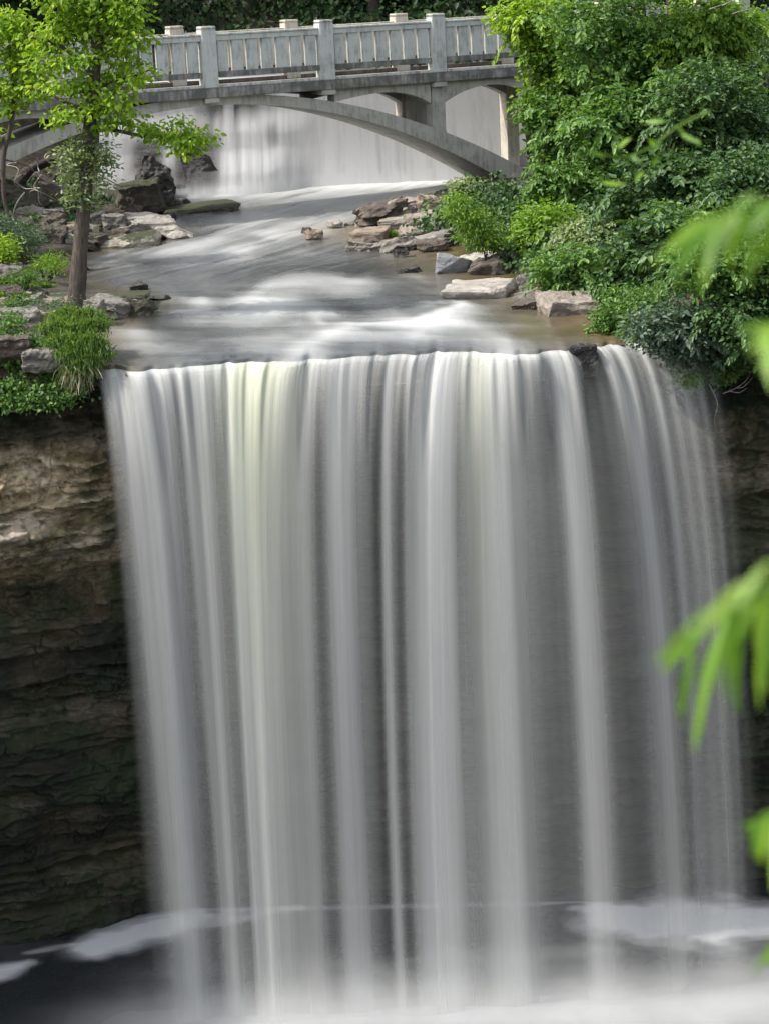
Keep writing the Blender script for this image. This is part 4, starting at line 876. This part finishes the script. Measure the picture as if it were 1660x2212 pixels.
# ------------------------------------------------------------------ near overhanging sprays (out of focus)
def leaflet_mesh(Lf, Wf):
    n_ = 9; V = []; Q = []
    for i in range(n_):
        f = i/(n_-1); wv = Wf*.5*math.sin(math.pi*min(f*.92+.04, 1))**.75*(1-.25*f); zc = -.22*Lf*f*f
        V += [(f*Lf, -wv, zc+.22*wv), (f*Lf, 0, zc), (f*Lf, wv, zc+.22*wv)]
    for i in range(n_-1):
        a = i*3; Q += [(a, a+3, a+4, a+1), (a+1, a+4, a+5, a+2)]
    return np.array(V), np.array(Q)
def spray(label, Y, stem, leaves, mat, seed, r=.003, name='leafy_branch'):
    rg = np.random.default_rng(seed); P = [AY(x, y, Y) for x, y in stem]; b0 = P[0]; root = empty(name, tuple(b0)); tag(root, label, 'branch')
    V, Q = tubes([(P, np.linspace(r, r*.4, len(P)))], 8, seed); mesh('twig', V-b0, Q, M['leaf_fresh'], root, smooth=True, attrs={'tint': np.full(len(V), .6)})
    more = [(x0+rg.uniform(-14, 14), y0+rg.uniform(-8, 8), x1+rg.uniform(-40, 30), y1+rg.uniform(-40, 25), wp*.6) for (x0, y0, x1, y1, wp) in leaves] if Y < 5 else []
    for (x0, y0, x1, y1, wpx) in list(leaves)+more:
        dY = rg.uniform(-.12, .12); a = AY(x0, y0, Y+dY*.3); c = AY(x1, y1, Y+dY); D = c-a; Lf = np.linalg.norm(D); D /= Lf
        N = np.array([rg.normal()*.3-.35, -.8, .55+rg.normal()*.2]); S_ = np.cross(N, D); S_ /= np.linalg.norm(S_); N = np.cross(D, S_)
        LV, LQ = leaflet_mesh(Lf, .8*wpx*Y/FP); V = a+LV[:, :1]*D+LV[:, 1:2]*S_+LV[:, 2:3]*N
        mesh('leaf', V-b0, LQ, M[mat], root, smooth=True, attrs={'tint': np.full(len(V), rg.uniform(.2, 1))})
spray('big blurred yellow-green spray of drooping leaves at the right edge, upper one', 2.9, [(1720, 430), (1640, 440), (1560, 460), (1490, 500)],
      [(1530, 470, 1440, 520, 34), (1520, 480, 1455, 590, 34), (1560, 462, 1465, 540, 40), (1580, 458, 1500, 610, 46), (1610, 450, 1548, 590, 48), (1640, 442, 1600, 590, 50), (1665, 440, 1650, 600, 52), (1700, 436, 1700, 570, 50), (1500, 490, 1450, 560, 26), (1600, 445, 1660, 420, 40), (1680, 432, 1600, 500, 46), (1540, 468, 1520, 560, 40)], 'near_leaf', 1)
spray('blurred yellow-green leaf poking in at the right edge below the upper spray', 2.6, [(1740, 690), (1690, 700), (1650, 715)],
      [(1700, 695, 1640, 800, 60), (1690, 700, 1618, 745, 46), (1720, 690, 1700, 860, 60), (1660, 712, 1650, 820, 40)], 'near_leaf', 2)
spray('big blurred spray of drooping leaves at the right edge, middle of the fall', 3.1, [(1740, 1190), (1680, 1250), (1600, 1300), (1540, 1350), (1470, 1420)],
      [(1500, 1390, 1455, 1560, 34), (1530, 1360, 1400, 1450, 32), (1640, 1275, 1560, 1430, 52), (1600, 1300, 1500, 1480, 44), (1570, 1330, 1462, 1610, 40), (1620, 1300, 1540, 1560, 48), (1650, 1290, 1610, 1520, 56), (1680, 1260, 1660, 1480, 50), (1560, 1340, 1500, 1600, 30), (1690, 1240, 1600, 1340, 40), (1720, 1230, 1700, 1420, 50)], 'near_leaf', 3)
spray('fainter blurred spray behind the middle one at the right edge', 2.3, [(1720, 1180), (1640, 1240), (1540, 1310), (1440, 1410)],
      [(1480, 1360, 1395, 1460, 34), (1540, 1310, 1440, 1400, 36), (1600, 1260, 1500, 1360, 40), (1660, 1215, 1580, 1300, 40)], 'leaf_fresh', 4, r=.002)
spray('small blurred bunch of bright leaves low on the right edge', 3.0, [(1730, 1730), (1690, 1745), (1650, 1760)],
      [(1670, 1750, 1605, 1810, 36), (1680, 1750, 1630, 1880, 40), (1690, 1748, 1655, 1930, 40), (1660, 1756, 1612, 1850, 26), (1700, 1745, 1690, 1860, 40)], 'near_leaf', 5)
spray('tiny blurred leaf tip at the right edge near the pool foam', 3.0, [(1730, 2010), (1680, 2020)], [(1690, 2015, 1650, 2100, 34), (1700, 2010, 1652, 2050, 26)], 'near_leaf', 6)
lv = []
rg = random.Random(4)
for (x, y, dx, dy, w_) in [(1265, 325, 70, 20, 20), (1335, 320, 30, -35, 26), (1330, 300, 22, -22, 22), (1395, 265, 55, -10, 24), (1440, 250, 20, -45, 20), (1360, 335, 30, 20, 18), (1300, 395, 60, 5, 18), (1400, 300, 25, 30, 18), (1470, 290, 45, 20, 22), (1500, 300, 18, 20, 20), (1390, 370, -30, 25, 18), (1420, 340, -20, 30, 18), (1455, 270, 40, 30, 18), (1430, 310, -40, 15, 16)]:
    lv.append((x, y, x+dx*.65, y+dy*.65, w_*.65))
spray('loose twig with bright leaves hanging in front of the right thicket', 7.5, [(1530, 240), (1460, 275), (1400, 320), (1340, 340), (1290, 330)], lv, 'near_leaf', 7, r=.004)
print('verts', sum(len(o.data.vertices) for o in C.objects if o.type == 'MESH'), 'objs', len(C.objects))
